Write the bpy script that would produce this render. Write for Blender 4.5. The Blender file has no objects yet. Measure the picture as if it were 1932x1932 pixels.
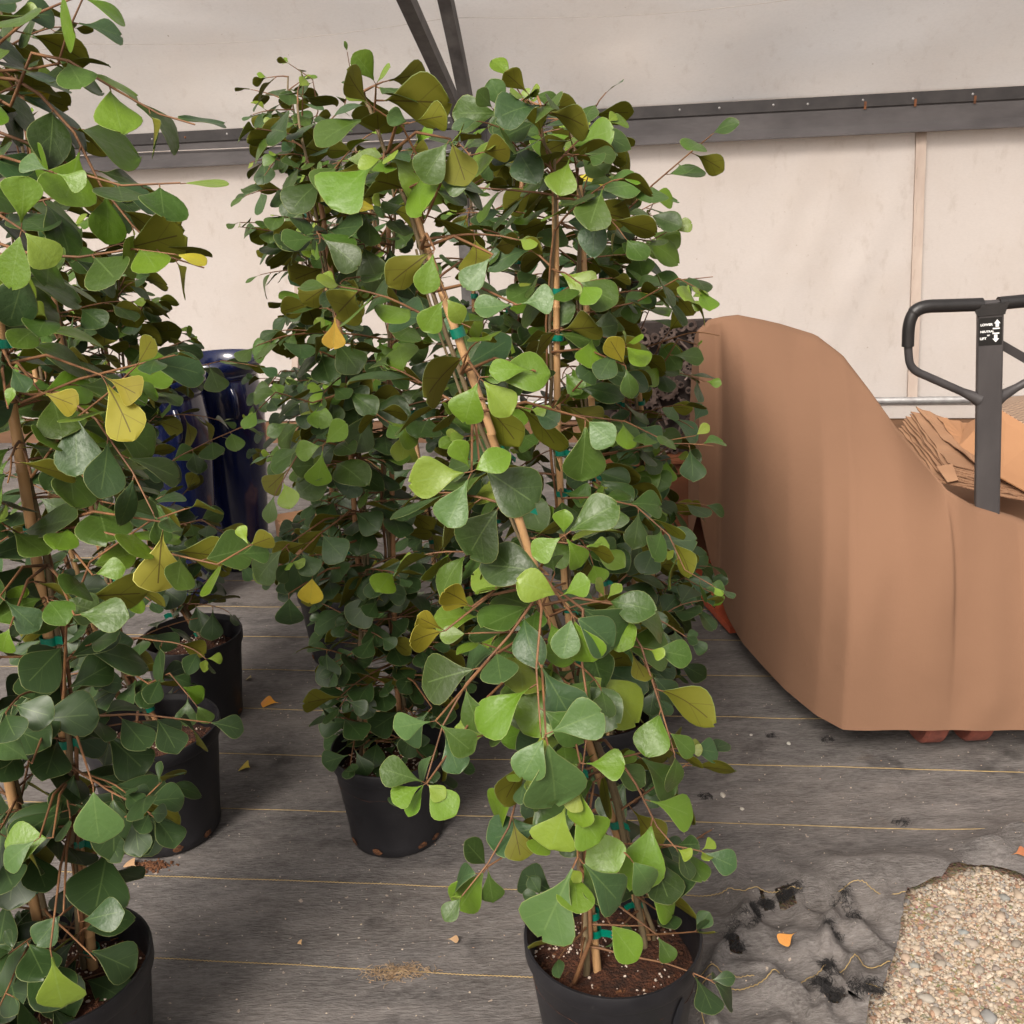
import bpy, math, random
from math import radians, sin, cos, pi
from mathutils import Vector, Matrix, noise

random.seed(7)
scene = bpy.context.scene
COL = scene.collection

# ------------------------------------------------------------------ camera
CAM_H, PITCH, ROLL, FPX = 1.5, radians(18.49), -0.045, 1932.0
_F = Vector((0, cos(PITCH), -sin(PITCH))); _r0 = Vector((1, 0, 0)); _u0 = Vector((0, sin(PITCH), cos(PITCH)))
_R = _r0*cos(ROLL) + _u0*sin(ROLL); _U = _u0*cos(ROLL) - _r0*sin(ROLL)
CAMP = Vector((0, 0, CAM_H))
cd = bpy.data.cameras.new('camera'); cam = bpy.data.objects.new('camera', cd); COL.objects.link(cam)
cd.lens = 36; cd.sensor_width = 36; cd.sensor_height = 36; cd.clip_end = 2000; cd.clip_start = 0.02
M = Matrix(((_R.x, _U.x, -_F.x, 0), (_R.y, _U.y, -_F.y, 0), (_R.z, _U.z, -_F.z, CAM_H), (0, 0, 0, 1)))
cam.matrix_world = M
scene.camera = cam

# ------------------------------------------------------------------ sky and sun (bright, softly overcast day)
SUN_EL, SUN_AZ = radians(42), radians(208)      # azimuth measured from +Y clockwise: behind the camera, a little left
w = bpy.data.worlds.new('World'); scene.world = w; w.use_nodes = True
nt = w.node_tree; nt.nodes.clear()
sky = nt.nodes.new('ShaderNodeTexSky'); sky.sky_type = 'NISHITA'; sky.sun_disc = False
sky.sun_elevation = SUN_EL; sky.sun_rotation = SUN_AZ; sky.dust_density = 5.0; sky.air_density = 1.0
hs = nt.nodes.new('ShaderNodeHueSaturation'); hs.inputs['Saturation'].default_value = 0.16
mx = nt.nodes.new('ShaderNodeMix'); mx.data_type = 'RGBA'; mx.blend_type = 'MULTIPLY'; mx.inputs[0].default_value = 1.0
mx.inputs[7].default_value = (1.0, 0.93, 0.87, 1)
bg = nt.nodes.new('ShaderNodeBackground'); bg.inputs['Strength'].default_value = 0.12
wo = nt.nodes.new('ShaderNodeOutputWorld')
nt.links.new(sky.outputs[0], hs.inputs['Color']); nt.links.new(hs.outputs[0], mx.inputs[6])
nt.links.new(mx.outputs[2], bg.inputs['Color']); nt.links.new(bg.outputs[0], wo.inputs[0])
sd = bpy.data.lights.new('sun', 'SUN'); sd.energy = 1.5; sd.angle = radians(22); sd.color = (1.0, 0.93, 0.84)
sun = bpy.data.objects.new('sun', sd); COL.objects.link(sun)
_sdir = Vector((sin(SUN_AZ)*cos(SUN_EL), cos(SUN_AZ)*cos(SUN_EL), sin(SUN_EL)))
sun.rotation_euler = _sdir.to_track_quat('Z', 'Y').to_euler(); sun.location = (-3, -6, 9)
scene.view_settings.view_transform = 'Standard'; scene.view_settings.look = 'None'
scene.view_settings.gamma = 1.0; scene.view_settings.exposure = 0.8
scene.render.engine = 'CYCLES'

# ------------------------------------------------------------------ pixel -> world helpers (pixels of a 1932-wide view)
def ray(px, py): return _F + _R*((px-966)/FPX) + _U*((966-py)/FPX)
def gnd(px, py, z=0.0):
    d = ray(px, py); return CAMP + d*((z-CAM_H)/d.z)
def atY(px, py, Y):
    d = ray(px, py); return CAMP + d*(Y/d.y)
def topx(p):
    d = p - CAMP; k = d.dot(_F); return 966+FPX*d.dot(_R)/k, 966-FPX*d.dot(_U)/k
def lerp(a, b, t): return a + (b-a)*t
def nz(x, y, z=0.0, s=1.0): return noise.noise(Vector((x*s, y*s, z*s)))

# ------------------------------------------------------------------ materials
def newmat(name):
    m = bpy.data.materials.new(name); m.use_nodes = True
    t = m.node_tree; t.nodes.clear()
    o = t.nodes.new('ShaderNodeOutputMaterial'); p = t.nodes.new('ShaderNodeBsdfPrincipled')
    t.links.new(p.outputs[0], o.inputs[0]); return m, t, p, o
def N(t, kind, **kw):
    n = t.nodes.new(kind)
    for k, v in kw.items(): setattr(n, k, v)
    return n
def ramp(t, src, stops):
    r = t.nodes.new('ShaderNodeValToRGB'); el = r.color_ramp.elements
    while len(el) < len(stops): el.new(0.5)
    for e, (p, c) in zip(el, stops):
        e.position = p; e.color = (*c, 1) if len(c) == 3 else c
    t.links.new(src, r.inputs[0]); return r.outputs[0]
def noisetex(t, scale, detail=4, rough=0.55, coord='Object', sc=(1, 1, 1), rot=(0, 0, 0)):
    tc = N(t, 'ShaderNodeTexCoord'); mp = N(t, 'ShaderNodeMapping')
    mp.inputs['Scale'].default_value = sc; mp.inputs['Rotation'].default_value = rot
    t.links.new(tc.outputs[coord], mp.inputs[0])
    n = N(t, 'ShaderNodeTexNoise'); n.inputs['Scale'].default_value = scale
    n.inputs['Detail'].default_value = detail; n.inputs['Roughness'].default_value = rough
    t.links.new(mp.outputs[0], n.inputs['Vector']); return n.outputs[0]
def mixc(t, f, a, b, mode='MIX'):
    m = N(t, 'ShaderNodeMix', data_type='RGBA', blend_type=mode)
    for s, v in ((0, f), (6, a), (7, b)):
        if hasattr(v, 'type') or hasattr(v, 'links'): t.links.new(v, m.inputs[s])
        elif s == 0: m.inputs[0].default_value = v
        else: m.inputs[s].default_value = (*v, 1)
    return m.outputs[2]
def math_(t, op, a, b=None, c=None):
    m = N(t, 'ShaderNodeMath', operation=op)
    for i, v in enumerate((a, b, c)):
        if v is None: continue
        if hasattr(v, 'links'): t.links.new(v, m.inputs[i])
        else: m.inputs[i].default_value = v
    return m.outputs[0]
def bump(t, p, h, strength=0.3, dist=0.01):
    b = N(t, 'ShaderNodeBump'); b.inputs['Strength'].default_value = strength; b.inputs['Distance'].default_value = dist
    t.links.new(h, b.inputs['Height']); t.links.new(b.outputs[0], p.inputs['Normal'])
def simple(name, c1, c2=None, scale=8, rough=0.7, bstr=0.2, bscale=60, metal=0, sc=(1, 1, 1), detail=5, bdist=0.004, rot=(0, 0, 0)):
    m, t, p, o = newmat(name); c2 = c2 or tuple(v*0.6 for v in c1)
    n = noisetex(t, scale, detail, sc=sc, rot=rot)
    t.links.new(ramp(t, n, [(0.3, c2), (0.7, c1)]), p.inputs['Base Color'])
    p.inputs['Roughness'].default_value = rough; p.inputs['Metallic'].default_value = metal
    if bstr: bump(t, p, noisetex(t, bscale, 3, sc=sc, rot=rot), bstr, bdist)
    return m

# --- leaf
def uvnodes(t):
    uv = N(t, 'ShaderNodeUVMap'); s = N(t, 'ShaderNodeSeparateXYZ'); t.links.new(uv.outputs[0], s.inputs[0])
    ax = math_(t, 'ABSOLUTE', math_(t, 'SUBTRACT', s.outputs[0], 0.5))
    return ax, s.outputs[1]
def vein_mask(t, ax, y, w0):
    mid = math_(t, 'LESS_THAN', ax, w0)
    mid = math_(t, 'MULTIPLY', mid, math_(t, 'LESS_THAN', y, 0.86))
    fk = math_(t, 'ABSOLUTE', math_(t, 'SUBTRACT', ax, math_(t, 'MULTIPLY', math_(t, 'SUBTRACT', y, 0.52), 0.75)))
    fk = math_(t, 'MULTIPLY', math_(t, 'LESS_THAN', fk, w0*0.7), math_(t, 'GREATER_THAN', y, 0.52))
    return math_(t, 'MAXIMUM', mid, math_(t, 'MULTIPLY', fk, 0.5))
def leaf_top():
    m, t, p, o = newmat('leaf_top'); oi = N(t, 'ShaderNodeObjectInfo')
    ax, y = uvnodes(t)
    n1 = noisetex(t, 3.2, 3); base = mixc(t, math_(t, 'MULTIPLY', n1, 0.75), oi.outputs['Color'], mixc(t, 1.0, oi.outputs['Color'], (1.35, 1.3, 1.25), 'MULTIPLY'))
    gi = N(t, 'ShaderNodeNewGeometry'); base = mixc(t, 1.0, base, ramp(t, gi.outputs['Random Per Island'], [(0, (.8,)*3), (1, (1.2,)*3)]), 'MULTIPLY')
    vm = vein_mask(t, ax, y, 0.011)
    base = mixc(t, math_(t, 'MULTIPLY', vm, 0.24), base, (0.20, 0.30, 0.09))
    sv = math_(t, 'LESS_THAN', math_(t, 'FRACT', math_(t, 'MULTIPLY', math_(t, 'SUBTRACT', y, math_(t, 'MULTIPLY', ax, 0.7)), 7.0)), 0.07)
    base = mixc(t, math_(t, 'MULTIPLY', sv, 0.06), base, (0.2, 0.3, 0.1))
    dust = ramp(t, noisetex(t, 26, 4, 0.7), [(0.60, (0, 0, 0)), (0.74, (1, 1, 1))])
    big = ramp(t, noisetex(t, 1.1, 2), [(0.45, (0, 0, 0)), (0.7, (1, 1, 1))])
    base = mixc(t, math_(t, 'MULTIPLY', math_(t, 'MULTIPLY', dust, big), 0.16), base, (0.30, 0.31, 0.26))
    t.links.new(base, p.inputs['Base Color'])
    t.links.new(ramp(t, noisetex(t, 4.0, 3), [(0.3, (0.32,)*3), (0.75, (0.52,)*3)]), p.inputs['Roughness'])
    p.inputs['Specular IOR Level'].default_value = 0.45
    bump(t, p, math_(t, 'ADD', noisetex(t, 7, 3), math_(t, 'MULTIPLY', vm, -0.5)), 0.10, 0.02)
    tr = N(t, 'ShaderNodeBsdfTranslucent'); t.links.new(mixc(t, 1.0, oi.outputs['Color'], (2.6, 2.6, 0.8), 'MULTIPLY'), tr.inputs[0])
    ms = N(t, 'ShaderNodeMixShader'); ms.inputs[0].default_value = 0.14
    t.links.new(p.outputs[0], ms.inputs[1]); t.links.new(tr.outputs[0], ms.inputs[2]); t.links.new(ms.outputs[0], o.inputs[0])
    return m
def leaf_under():
    m, t, p, o = newmat('leaf_under'); oi = N(t, 'ShaderNodeObjectInfo')
    ax, y = uvnodes(t)
    base = mixc(t, 0.70, oi.outputs['Color'], (0.24, 0.215, 0.020))
    base = mixc(t, math_(t, 'MULTIPLY', noisetex(t, 4, 3), 0.5), base, mixc(t, 1.0, base, (0.6, 0.7, 0.7), 'MULTIPLY'))
    vm = vein_mask(t, ax, y, 0.012); base = mixc(t, math_(t, 'MULTIPLY', vm, 0.7), base, (0.06, 0.035, 0.012))
    t.links.new(base, p.inputs['Base Color']); p.inputs['Roughness'].default_value = 0.6; p.inputs['Specular IOR Level'].default_value = 0.3
    tr = N(t, 'ShaderNodeBsdfTranslucent'); t.links.new(mixc(t, 1.0, base, (1.8, 1.8, 0.8), 'MULTIPLY'), tr.inputs[0])
    ms = N(t, 'ShaderNodeMixShader'); ms.inputs[0].default_value = 0.32
    t.links.new(p.outputs[0], ms.inputs[1]); t.links.new(tr.outputs[0], ms.inputs[2]); t.links.new(ms.outputs[0], o.inputs[0])
    return m
def leaf_edge():
    m, t, p, o = newmat('leaf_edge'); oi = N(t, 'ShaderNodeObjectInfo')
    t.links.new(mixc(t, 0.30, oi.outputs['Color'], (0.38, 0.42, 0.13)), p.inputs['Base Color']); p.inputs['Roughness'].default_value = 0.5
    return m
MLT, MLU, MLE = leaf_top(), leaf_under(), leaf_edge()
MTWIG = simple('twig_bark', (0.26, 0.125, 0.05), (0.11, 0.05, 0.025), 25, 0.6, 0.3, 90)
MSTEM = simple('stem_bark', (0.21, 0.16, 0.085), (0.10, 0.07, 0.035), 30, 0.75, 0.5, 110, sc=(1, 1, .35))
def cane_mat(name, c1, c2):
    m, t, p, o = newmat(name)
    n = noisetex(t, 60, 4, sc=(1, 1, .05)); n2 = noisetex(t, 9, 3)
    b = ramp(t, n, [(0.3, c2), (0.7, c1)])
    b = mixc(t, math_(t, 'MULTIPLY', n2, 0.6), b, tuple(v*0.62 for v in c1))
    t.links.new(b, p.inputs['Base Color']); p.inputs['Roughness'].default_value = 0.45
    bump(t, p, n, 0.15, 0.002); return m
MCANE = cane_mat('bamboo', (0.66, 0.41, 0.20), (0.50, 0.27, 0.115))
MCANE2 = cane_mat('bamboo_aged', (0.44, 0.235, 0.11), (0.27, 0.13, 0.06))
MNODE = simple('bamboo_node', (0.26, 0.12, 0.05), None, 30, 0.6, 0)
def tape_mat():
    m, t, p, o = newmat('tie_tape'); p.inputs['Base Color'].default_value = (0.0, 0.165, 0.105, 1)
    p.inputs['Roughness'].default_value = 0.28; p.inputs['Specular IOR Level'].default_value = 0.6
    bump(t, p, noisetex(t, 90, 2), 0.2, 0.002); return m
MTAPE = tape_mat()
def pot_mat():
    m, t, p, o = newmat('pot_plastic')
    d = noisetex(t, 6, 5, 0.65); s = noisetex(t, 120, 3, 0.7)
    b = ramp(t, d, [(0.35, (0.007, 0.007, 0.009)), (0.75, (0.021, 0.020, 0.023))])
    b = mixc(t, ramp(t, s, [(0.63, (0, 0, 0)), (0.8, (0.25,)*3)]), b, (0.10, 0.09, 0.085))
    t.links.new(b, p.inputs['Base Color'])
    t.links.new(ramp(t, d, [(0.3, (0.32,)*3), (0.7, (0.6,)*3)]), p.inputs['Roughness'])
    bump(t, p, s, 0.12, 0.002); return m
MPOT = pot_mat()
MSOIL = simple('soil', (0.115, 0.038, 0.016), (0.028, 0.011, 0.006), 55, 0.95, 1.0, 160, bdist=0.012, detail=8)
MPERL = simple('perlite', (0.72, 0.62, 0.53), (0.45, 0.33, 0.25), 40, 0.9, 0)
MDRAIN = simple('drain_dirt', (0.19, 0.075, 0.028), (0.03, 0.013, 0.008), 90, 0.95, 1.0, 200)
MLABEL = simple('label_white', (0.5, 0.5, 0.5), (0.42, 0.42, 0.42), 20, 0.5, 0)
MDARKPATCH = simple('patch_dark', (0.010, 0.014, 0.022), (0.008, 0.011, 0.018), 10, 0.45, 0)
def cloth_mat():
    m, t, p, o = newmat('ground_cloth')
    rz = (0, 0, radians(7))
    a = noisetex(t, 2.2, 6, 0.62, sc=(0.45, 1, 1), rot=rz); b = noisetex(t, 15, 7, 0.74, sc=(0.42, 1, 1), rot=rz)
    c = noisetex(t, 210, 3, 0.7, sc=(0.22, 1, 1), rot=rz); d = noisetex(t, 5.5, 4, 0.6)
    base = ramp(t, b, [(0.30, (0.036, 0.033, 0.033)), (0.5, (0.104, 0.095, 0.092)), (0.70, (0.210, 0.190, 0.180))])
    base = mixc(t, ramp(t, a, [(0.35, (0, 0, 0)), (0.7, (0.7,)*3)]), base, (0.150, 0.128, 0.112))
    base = mixc(t, ramp(t, c, [(0.4, (0, 0, 0)), (0.72, (0.55,)*3)]), base, (0.24, 0.225, 0.215))
    base = mixc(t, ramp(t, d, [(0.60, (0, 0, 0)), (0.72, (0.75,)*3)]), base, (0.034, 0.030, 0.028))
    base = mixc(t, ramp(t, noisetex(t, 3.1, 5, 0.65), [(0.62, (0, 0, 0)), (0.78, (0.5,)*3)]), base, (0.125, 0.088, 0.060))
    base = mixc(t, ramp(t, noisetex(t, 55, 2, 0.5), [(0.735, (0, 0, 0)), (0.76, (0.8,)*3)]), base, (0.42, 0.34, 0.27))
    t.links.new(base, p.inputs['Base Color']); p.inputs['Roughness'].default_value = 0.8; p.inputs['Specular IOR Level'].default_value = 0.25
    bump(t, p, math_(t, 'ADD', math_(t, 'MULTIPLY', b, 0.9), math_(t, 'MULTIPLY', c, 0.45)), 0.8, 0.008); return m
MCLOTH = cloth_mat()
MYARN = simple('woven_yarn', (0.40, 0.29, 0.125), (0.24, 0.165, 0.075), 60, 0.8, 0)
MFRAY = simple('fray', (0.020, 0.018, 0.018), (0.012, 0.011, 0.011), 30, 0.8, 0)
def ground_mat():
    m, t, p, o = newmat('gravel_bed')
    b = ramp(t, noisetex(t, 3, 5), [(0.3, (0.28, 0.20, 0.13)), (0.7, (0.42, 0.31, 0.205))])
    v = N(t, 'ShaderNodeTexVoronoi'); tc = N(t, 'ShaderNodeTexCoord'); t.links.new(tc.outputs['Object'], v.inputs['Vector']); v.inputs['Scale'].default_value = 150
    b = mixc(t, 0.35, b, mixc(t, 1.0, b, v.outputs['Color'], 'MULTIPLY'))
    t.links.new(b, p.inputs['Base Color']); p.inputs['Roughness'].default_value = 0.95
    bump(t, p, v.outputs['Distance'], 0.9, 0.004); return m
MGROUND = ground_mat()
def stone_mat():
    m, t, p, o = newmat('gravel_stone'); g = N(t, 'ShaderNodeNewGeometry')
    b = ramp(t, g.outputs['Random Per Island'], [(0.0, (0.44, 0.35, 0.255)), (0.25, (0.53, 0.43, 0.32)), (0.45, (0.33, 0.29, 0.245)), (0.6, (0.60, 0.50, 0.39)), (0.78, (0.36, 0.21, 0.13)), (0.9, (0.25, 0.24, 0.225)), (1.0, (0.66, 0.58, 0.47))])
    b = mixc(t, 0.4, b, mixc(t, 1.0, b, ramp(t, noisetex(t, 120, 4), [(0.3, (0.45,)*3), (0.7, (0.85,)*3)]), 'MULTIPLY'))
    t.links.new(b, p.inputs['Base Color']); p.inputs['Roughness'].default_value = 0.85; return m
MSTONE = stone_mat()
def pebble_mat():
    m, t, p, o = newmat('pebble'); oi = N(t, 'ShaderNodeObjectInfo')
    b = mixc(t, math_(t, 'MULTIPLY', noisetex(t, 30, 5, 0.65), 0.8), oi.outputs['Color'], mixc(t, 1.0, oi.outputs['Color'], (0.55, 0.5, 0.45), 'MULTIPLY'))
    t.links.new(b, p.inputs['Base Color']); p.inputs['Roughness'].default_value = 0.75; bump(t, p, noisetex(t, 90, 3), 0.3, 0.002); return m
MPEB = pebble_mat()
def film_mat(name, col, stain, tr_amt, seed_rot=0.0, uneven=False):
    m, t, p, o = newmat(name)
    a = noisetex(t, 1.3, 5, 0.6, rot=(0, 0, seed_rot)); b = noisetex(t, 14, 6, 0.7, sc=(1, 1, .5)); c = noisetex(t, 160, 2, 0.5, sc=(.4, .4, 1))
    base = mixc(t, ramp(t, a, [(0.45, (0, 0, 0)), (0.75, (0.5,)*3)]), col, stain)
    base = mixc(t, ramp(t, b, [(0.56, (0, 0, 0)), (0.75, (0.45,)*3)]), base, tuple(v*0.8 for v in stain))
    base = mixc(t, ramp(t, c, [(0.35, (0.12,)*3), (0.6, (0, 0, 0))]), base, tuple(v*0.75 for v in col))
    base = mixc(t, ramp(t, noisetex(t, 45, 3, 0.6), [(0.72, (0, 0, 0)), (0.77, (0.6,)*3)]), base, (0.30, 0.21, 0.13))
    t.links.new(base, p.inputs['Base Color']); p.inputs['Roughness'].default_value = 0.42
    p.inputs['Specular IOR Level'].default_value = 0.35
    bump(t, p, math_(t, 'ADD', a, math_(t, 'MULTIPLY', c, 0.03)), 0.25, 0.05)
    tr = N(t, 'ShaderNodeBsdfTranslucent'); t.links.new(base, tr.inputs[0])
    ms = N(t, 'ShaderNodeMixShader'); ms.inputs[0].default_value = tr_amt
    if uneven: t.links.new(ramp(t, noisetex(t, .75, 2, .5, sc=(1, 1, 1.4)), [(.36, (.35,)*3), (.50, (.68,)*3), (.64, (1,)*3)]), ms.inputs[0])  # patchy translucency puts the roof's bright glow patches into the film
    t.links.new(p.outputs[0], ms.inputs[1]); t.links.new(tr.outputs[0], ms.inputs[2]); t.links.new(ms.outputs[0], o.inputs[0])
    return m
MWALL = film_mat('wall_film', (0.66, 0.608, 0.572), (0.555, 0.475, 0.405), 0.38)
MROOF = film_mat('roof_film', (0.94, 0.905, 0.87), (0.88, 0.80, 0.73), 0.78, 1.0, True)
MSEAM = simple('seam_tape', (0.46, 0.385, 0.33), (0.36, 0.28, 0.235), 14, 0.7, 0.1, sc=(1, 1, .3))
MSTEEL = simple('eave_steel', (0.098, 0.090, 0.092), (0.056, 0.051, 0.053), 9, 0.6, 0.25, 70, sc=(.4, .4, 1), metal=0.25)
MSTRIP = simple('clamp_strip', (0.045, 0.040, 0.040), (0.022, 0.020, 0.021), 12, 0.55, 0.2, metal=0.2)
MBAR = simple('truss_steel', (0.125, 0.118, 0.115), (0.06, 0.055, 0.055), 12, 0.6, 0.3, 50, metal=0.3)
MGALV = simple('galvanised', (0.42, 0.42, 0.42), (0.26, 0.25, 0.25), 30, 0.5, 0.2, metal=0.5)
MRUST = simple('rust', (0.20, 0.075, 0.03), (0.07, 0.03, 0.015), 40, 0.9, 0.5)
MBOARD = simple('kick_board', (0.20, 0.10, 0.05), (0.09, 0.045, 0.022), 14, 0.8, 0.4, 60, sc=(.15, .15, 1))
MBLACK = simple('grip_rubber', (0.018, 0.016, 0.016), (0.011, 0.010, 0.010), 30, 0.42, 0.1, 200)
MJACK = simple('jack_paint', (0.058, 0.052, 0.052), (0.036, 0.032, 0.033), 18, 0.5, 0.15, 90, sc=(1, 1, .3))
MRED = simple('wheel_red', (0.30, 0.085, 0.055), (0.17, 0.055, 0.04), 26, 0.7, 0.4, 90)
MTXT = simple('print_white', (0.8, 0.8, 0.8), (0.74, 0.74, 0.74), 40, 0.5, 0)
MLBLK = simple('label_black', (0.010, 0.010, 0.010), (0.006, 0.006, 0.006), 40, 0.35, 0)
def standin_mat():
    m, t, p, o = newmat('tan_standin')
    b = ramp(t, noisetex(t, 1.6, 4), [(0.3, (0.212, 0.118, 0.073)), (0.7, (0.228, 0.128, 0.079))])
    t.links.new(b, p.inputs['Base Color']); p.inputs['Roughness'].default_value = 0.9; p.inputs['Specular IOR Level'].default_value = 0.15
    bump(t, p, math_(t, 'ADD', noisetex(t, 5, 4), math_(t, 'MULTIPLY', noisetex(t, 300, 2), 0.06)), 0.2, 0.03); return m
MSTANDIN = standin_mat()
MCARD = simple('cardboard', (0.34, 0.19, 0.105), (0.26, 0.14, 0.076), 5, 0.85, 0.15, 120, sc=(.3, 1, 1))
MCARD2 = simple('cardboard_bright', (0.36, 0.185, 0.090), (0.31, 0.155, 0.074), 4, 0.8, 0.1, 90)
MCARDE = simple('cardboard_edge', (0.26, 0.14, 0.075), (0.14, 0.07, 0.04), 80, 0.9, 0.6, 200)
def woodprint_mat():
    m, t, p, o = newmat('log_print'); tc = N(t, 'ShaderNodeTexCoord'); wv = N(t, 'ShaderNodeTexWave')
    wv.wave_type = 'RINGS'; wv.inputs['Scale'].default_value = 22; wv.inputs['Distortion'].default_value = 5; wv.inputs['Detail'].default_value = 3
    mp = N(t, 'ShaderNodeMapping'); mp.inputs['Location'].default_value = (-.16, .12, 0); t.links.new(tc.outputs['Object'], mp.inputs[0]); t.links.new(mp.outputs[0], wv.inputs[0])
    t.links.new(ramp(t, wv.outputs[0], [(0.2, (0.13, 0.085, 0.06)), (0.6, (0.36, 0.25, 0.175))]), p.inputs['Base Color']); p.inputs['Roughness'].default_value = 0.7; return m
MLOG = woodprint_mat()
def glaze_mat():
    m, t, p, o = newmat('navy_glaze')
    t.links.new(ramp(t, noisetex(t, 4, 4, sc=(1, 1, .3)), [(0.3, (0.003, 0.005, 0.022)), (0.75, (0.008, 0.014, 0.07))]), p.inputs['Base Color'])
    p.inputs['Roughness'].default_value = 0.14; p.inputs['Coat Weight'].default_value = 0.4; bump(t, p, noisetex(t, 7, 3), 0.08, 0.02); return m
MGLAZE = glaze_mat()
MSCRAP = simple('scrap_steel', (0.185, 0.135, 0.115), (0.06, 0.042, 0.036), 35, 0.5, 0.4, 120, metal=0.55)
MSCRAPD = simple('scrap_dark', (0.035, 0.022, 0.018), (0.015, 0.010, 0.009), 20, 0.8, 0.4)
MRUSTBOX = simple('rust_sheet', (0.23, 0.075, 0.028), (0.12, 0.042, 0.018), 5, 0.6, 0.2, 30, sc=(.3, 1, 1))
MORANGE = simple('orange_paint', (0.48, 0.085, 0.030), (0.27, 0.05, 0.022), 9, 0.6, 0.2)

# ------------------------------------------------------------------ mesh builder
class MB:
    def __init__(s): s.v, s.f, s.m, s.sm = [], [], [], []
    def add(s, vs, fs, mi=0, smooth=False):
        o = len(s.v); s.v += [tuple(v) for v in vs]
        for f in fs: s.f.append(tuple(i+o for i in f)); s.m.append(mi); s.sm.append(smooth)
    def box(s, c, size, rot=None, mi=0, taper=1.0):
        rot = rot or Matrix.Identity(3); c = Vector(c); vs = []
        for z in (-1, 1):
            k = taper if z > 0 else 1.0
            for x, y in ((-1, -1), (1, -1), (1, 1), (-1, 1)):
                vs.append(c + rot @ Vector((x*size[0]/2*k, y*size[1]/2*k, z*size[2]/2)))
        s.add(vs, [(3, 2, 1, 0), (4, 5, 6, 7), (0, 1, 5, 4), (1, 2, 6, 5), (2, 3, 7, 6), (3, 0, 4, 7)], mi)
    def bar(s, a, b, w, d, up=Vector((0, 0, 1)), mi=0):
        a, b = Vector(a), Vector(b); z = (b-a).normalized(); x = up.cross(z)
        x = x.normalized() if x.length > 1e-5 else Vector((1, 0, 0)); y = z.cross(x)
        s.box((a+b)/2, (w, d, (b-a).length), Matrix((x, y, z)).transposed(), mi)
    def tube(s, pts, rad, n=6, mi=0, cap=True):
        pts = [Vector(p) for p in pts]; k = len(pts)
        if not isinstance(rad, (list, tuple)): rad = [rad]*k
        ref = None; vs = []
        for i, p in enumerate(pts):
            tg = (pts[min(i+1, k-1)]-pts[max(i-1, 0)]).normalized()
            if ref is None:
                ref = tg.cross(Vector((0, 0, 1)));
                if ref.length < 0.05: ref = tg.cross(Vector((1, 0, 0)))
            ref = (ref - tg*ref.dot(tg)).normalized(); b = tg.cross(ref)
            for j in range(n):
                a = 2*pi*j/n; vs.append(p + (ref*cos(a)+b*sin(a))*rad[i])
        fs = [(i*n+j, i*n+(j+1) % n, (i+1)*n+(j+1) % n, (i+1)*n+j) for i in range(k-1) for j in range(n)]
        s.add(vs, fs, mi, True)
        if cap:
            s.add(vs[:n], [tuple(reversed(range(n)))], mi); s.add(vs[-n:], [tuple(range(n))], mi)
    def lathe(s, prof, n=32, c=(0, 0, 0), mi=0, close=False, rot=None):
        c = Vector(c); vs = []
        for r, z in prof:
            for j in range(n):
                a = 2*pi*j/n; v = Vector((r*cos(a), r*sin(a), z)); vs.append(c + (rot @ v if rot else v))
        k = len(prof); rng = k if close else k-1
        fs = [(i*n+j, i*n+(j+1) % n, ((i+1) % k)*n+(j+1) % n, ((i+1) % k)*n+j) for i in range(rng) for j in range(n)]
        s.add(vs, fs, mi, True)
    def build(s, name, mats, parent=None, origin=None, sharp=None):
        me = bpy.data.meshes.new(name); o = origin or Vector((0, 0, 0))
        me.from_pydata([(v[0]-o[0], v[1]-o[1], v[2]-o[2]) for v in s.v], [], s.f)
        for m in (mats if isinstance(mats, (list, tuple)) else [mats]): me.materials.append(m)
        me.polygons.foreach_set('material_index', s.m); me.polygons.foreach_set('use_smooth', s.sm); me.update()
        if sharp: me.set_sharp_from_angle(angle=radians(sharp))
        ob = bpy.data.objects.new(name, me); COL.objects.link(ob)
        if parent: ob.parent = parent
        else: ob.location = o
        return ob
def empty(name, loc):
    o = bpy.data.objects.new(name, None); COL.objects.link(o); o.location = loc; o.empty_display_size = 0.1; return o
def tag(o, label=None, cat=None, group=None, kind=None):
    if label: o['label'] = label
    if cat: o['category'] = cat
    if group: o['group'] = group
    if kind: o['kind'] = kind
    return o

# ================================================================== THE SETTING
ICO_V = []
_g = (1+5**.5)/2
for a, b in ((1, _g), (-1, _g), (1, -_g), (-1, -_g)):
    ICO_V += [Vector((0, a, b)), Vector((a, b, 0)), Vector((b, 0, a))]
ICO_V = [v.normalized() for v in ICO_V]
ICO_F = []
import itertools
for i, j, k in itertools.combinations(range(12), 3):
    if all((ICO_V[p]-ICO_V[q]).length < 1.1 for p, q in ((i, j), (j, k), (i, k))):
        n_ = (ICO_V[j]-ICO_V[i]).cross(ICO_V[k]-ICO_V[i])
        ICO_F.append((i, j, k) if n_.dot(ICO_V[i]) > 0 else (i, k, j))

# ground sheet
mb = MB(); mb.add([(-300, -300, -0.02), (300, -300, -0.02), (300, 300, -0.02), (-300, 300, -0.02)], [(0, 1, 2, 3)])
tag(mb.build('ground', MGROUND), kind='structure')

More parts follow.
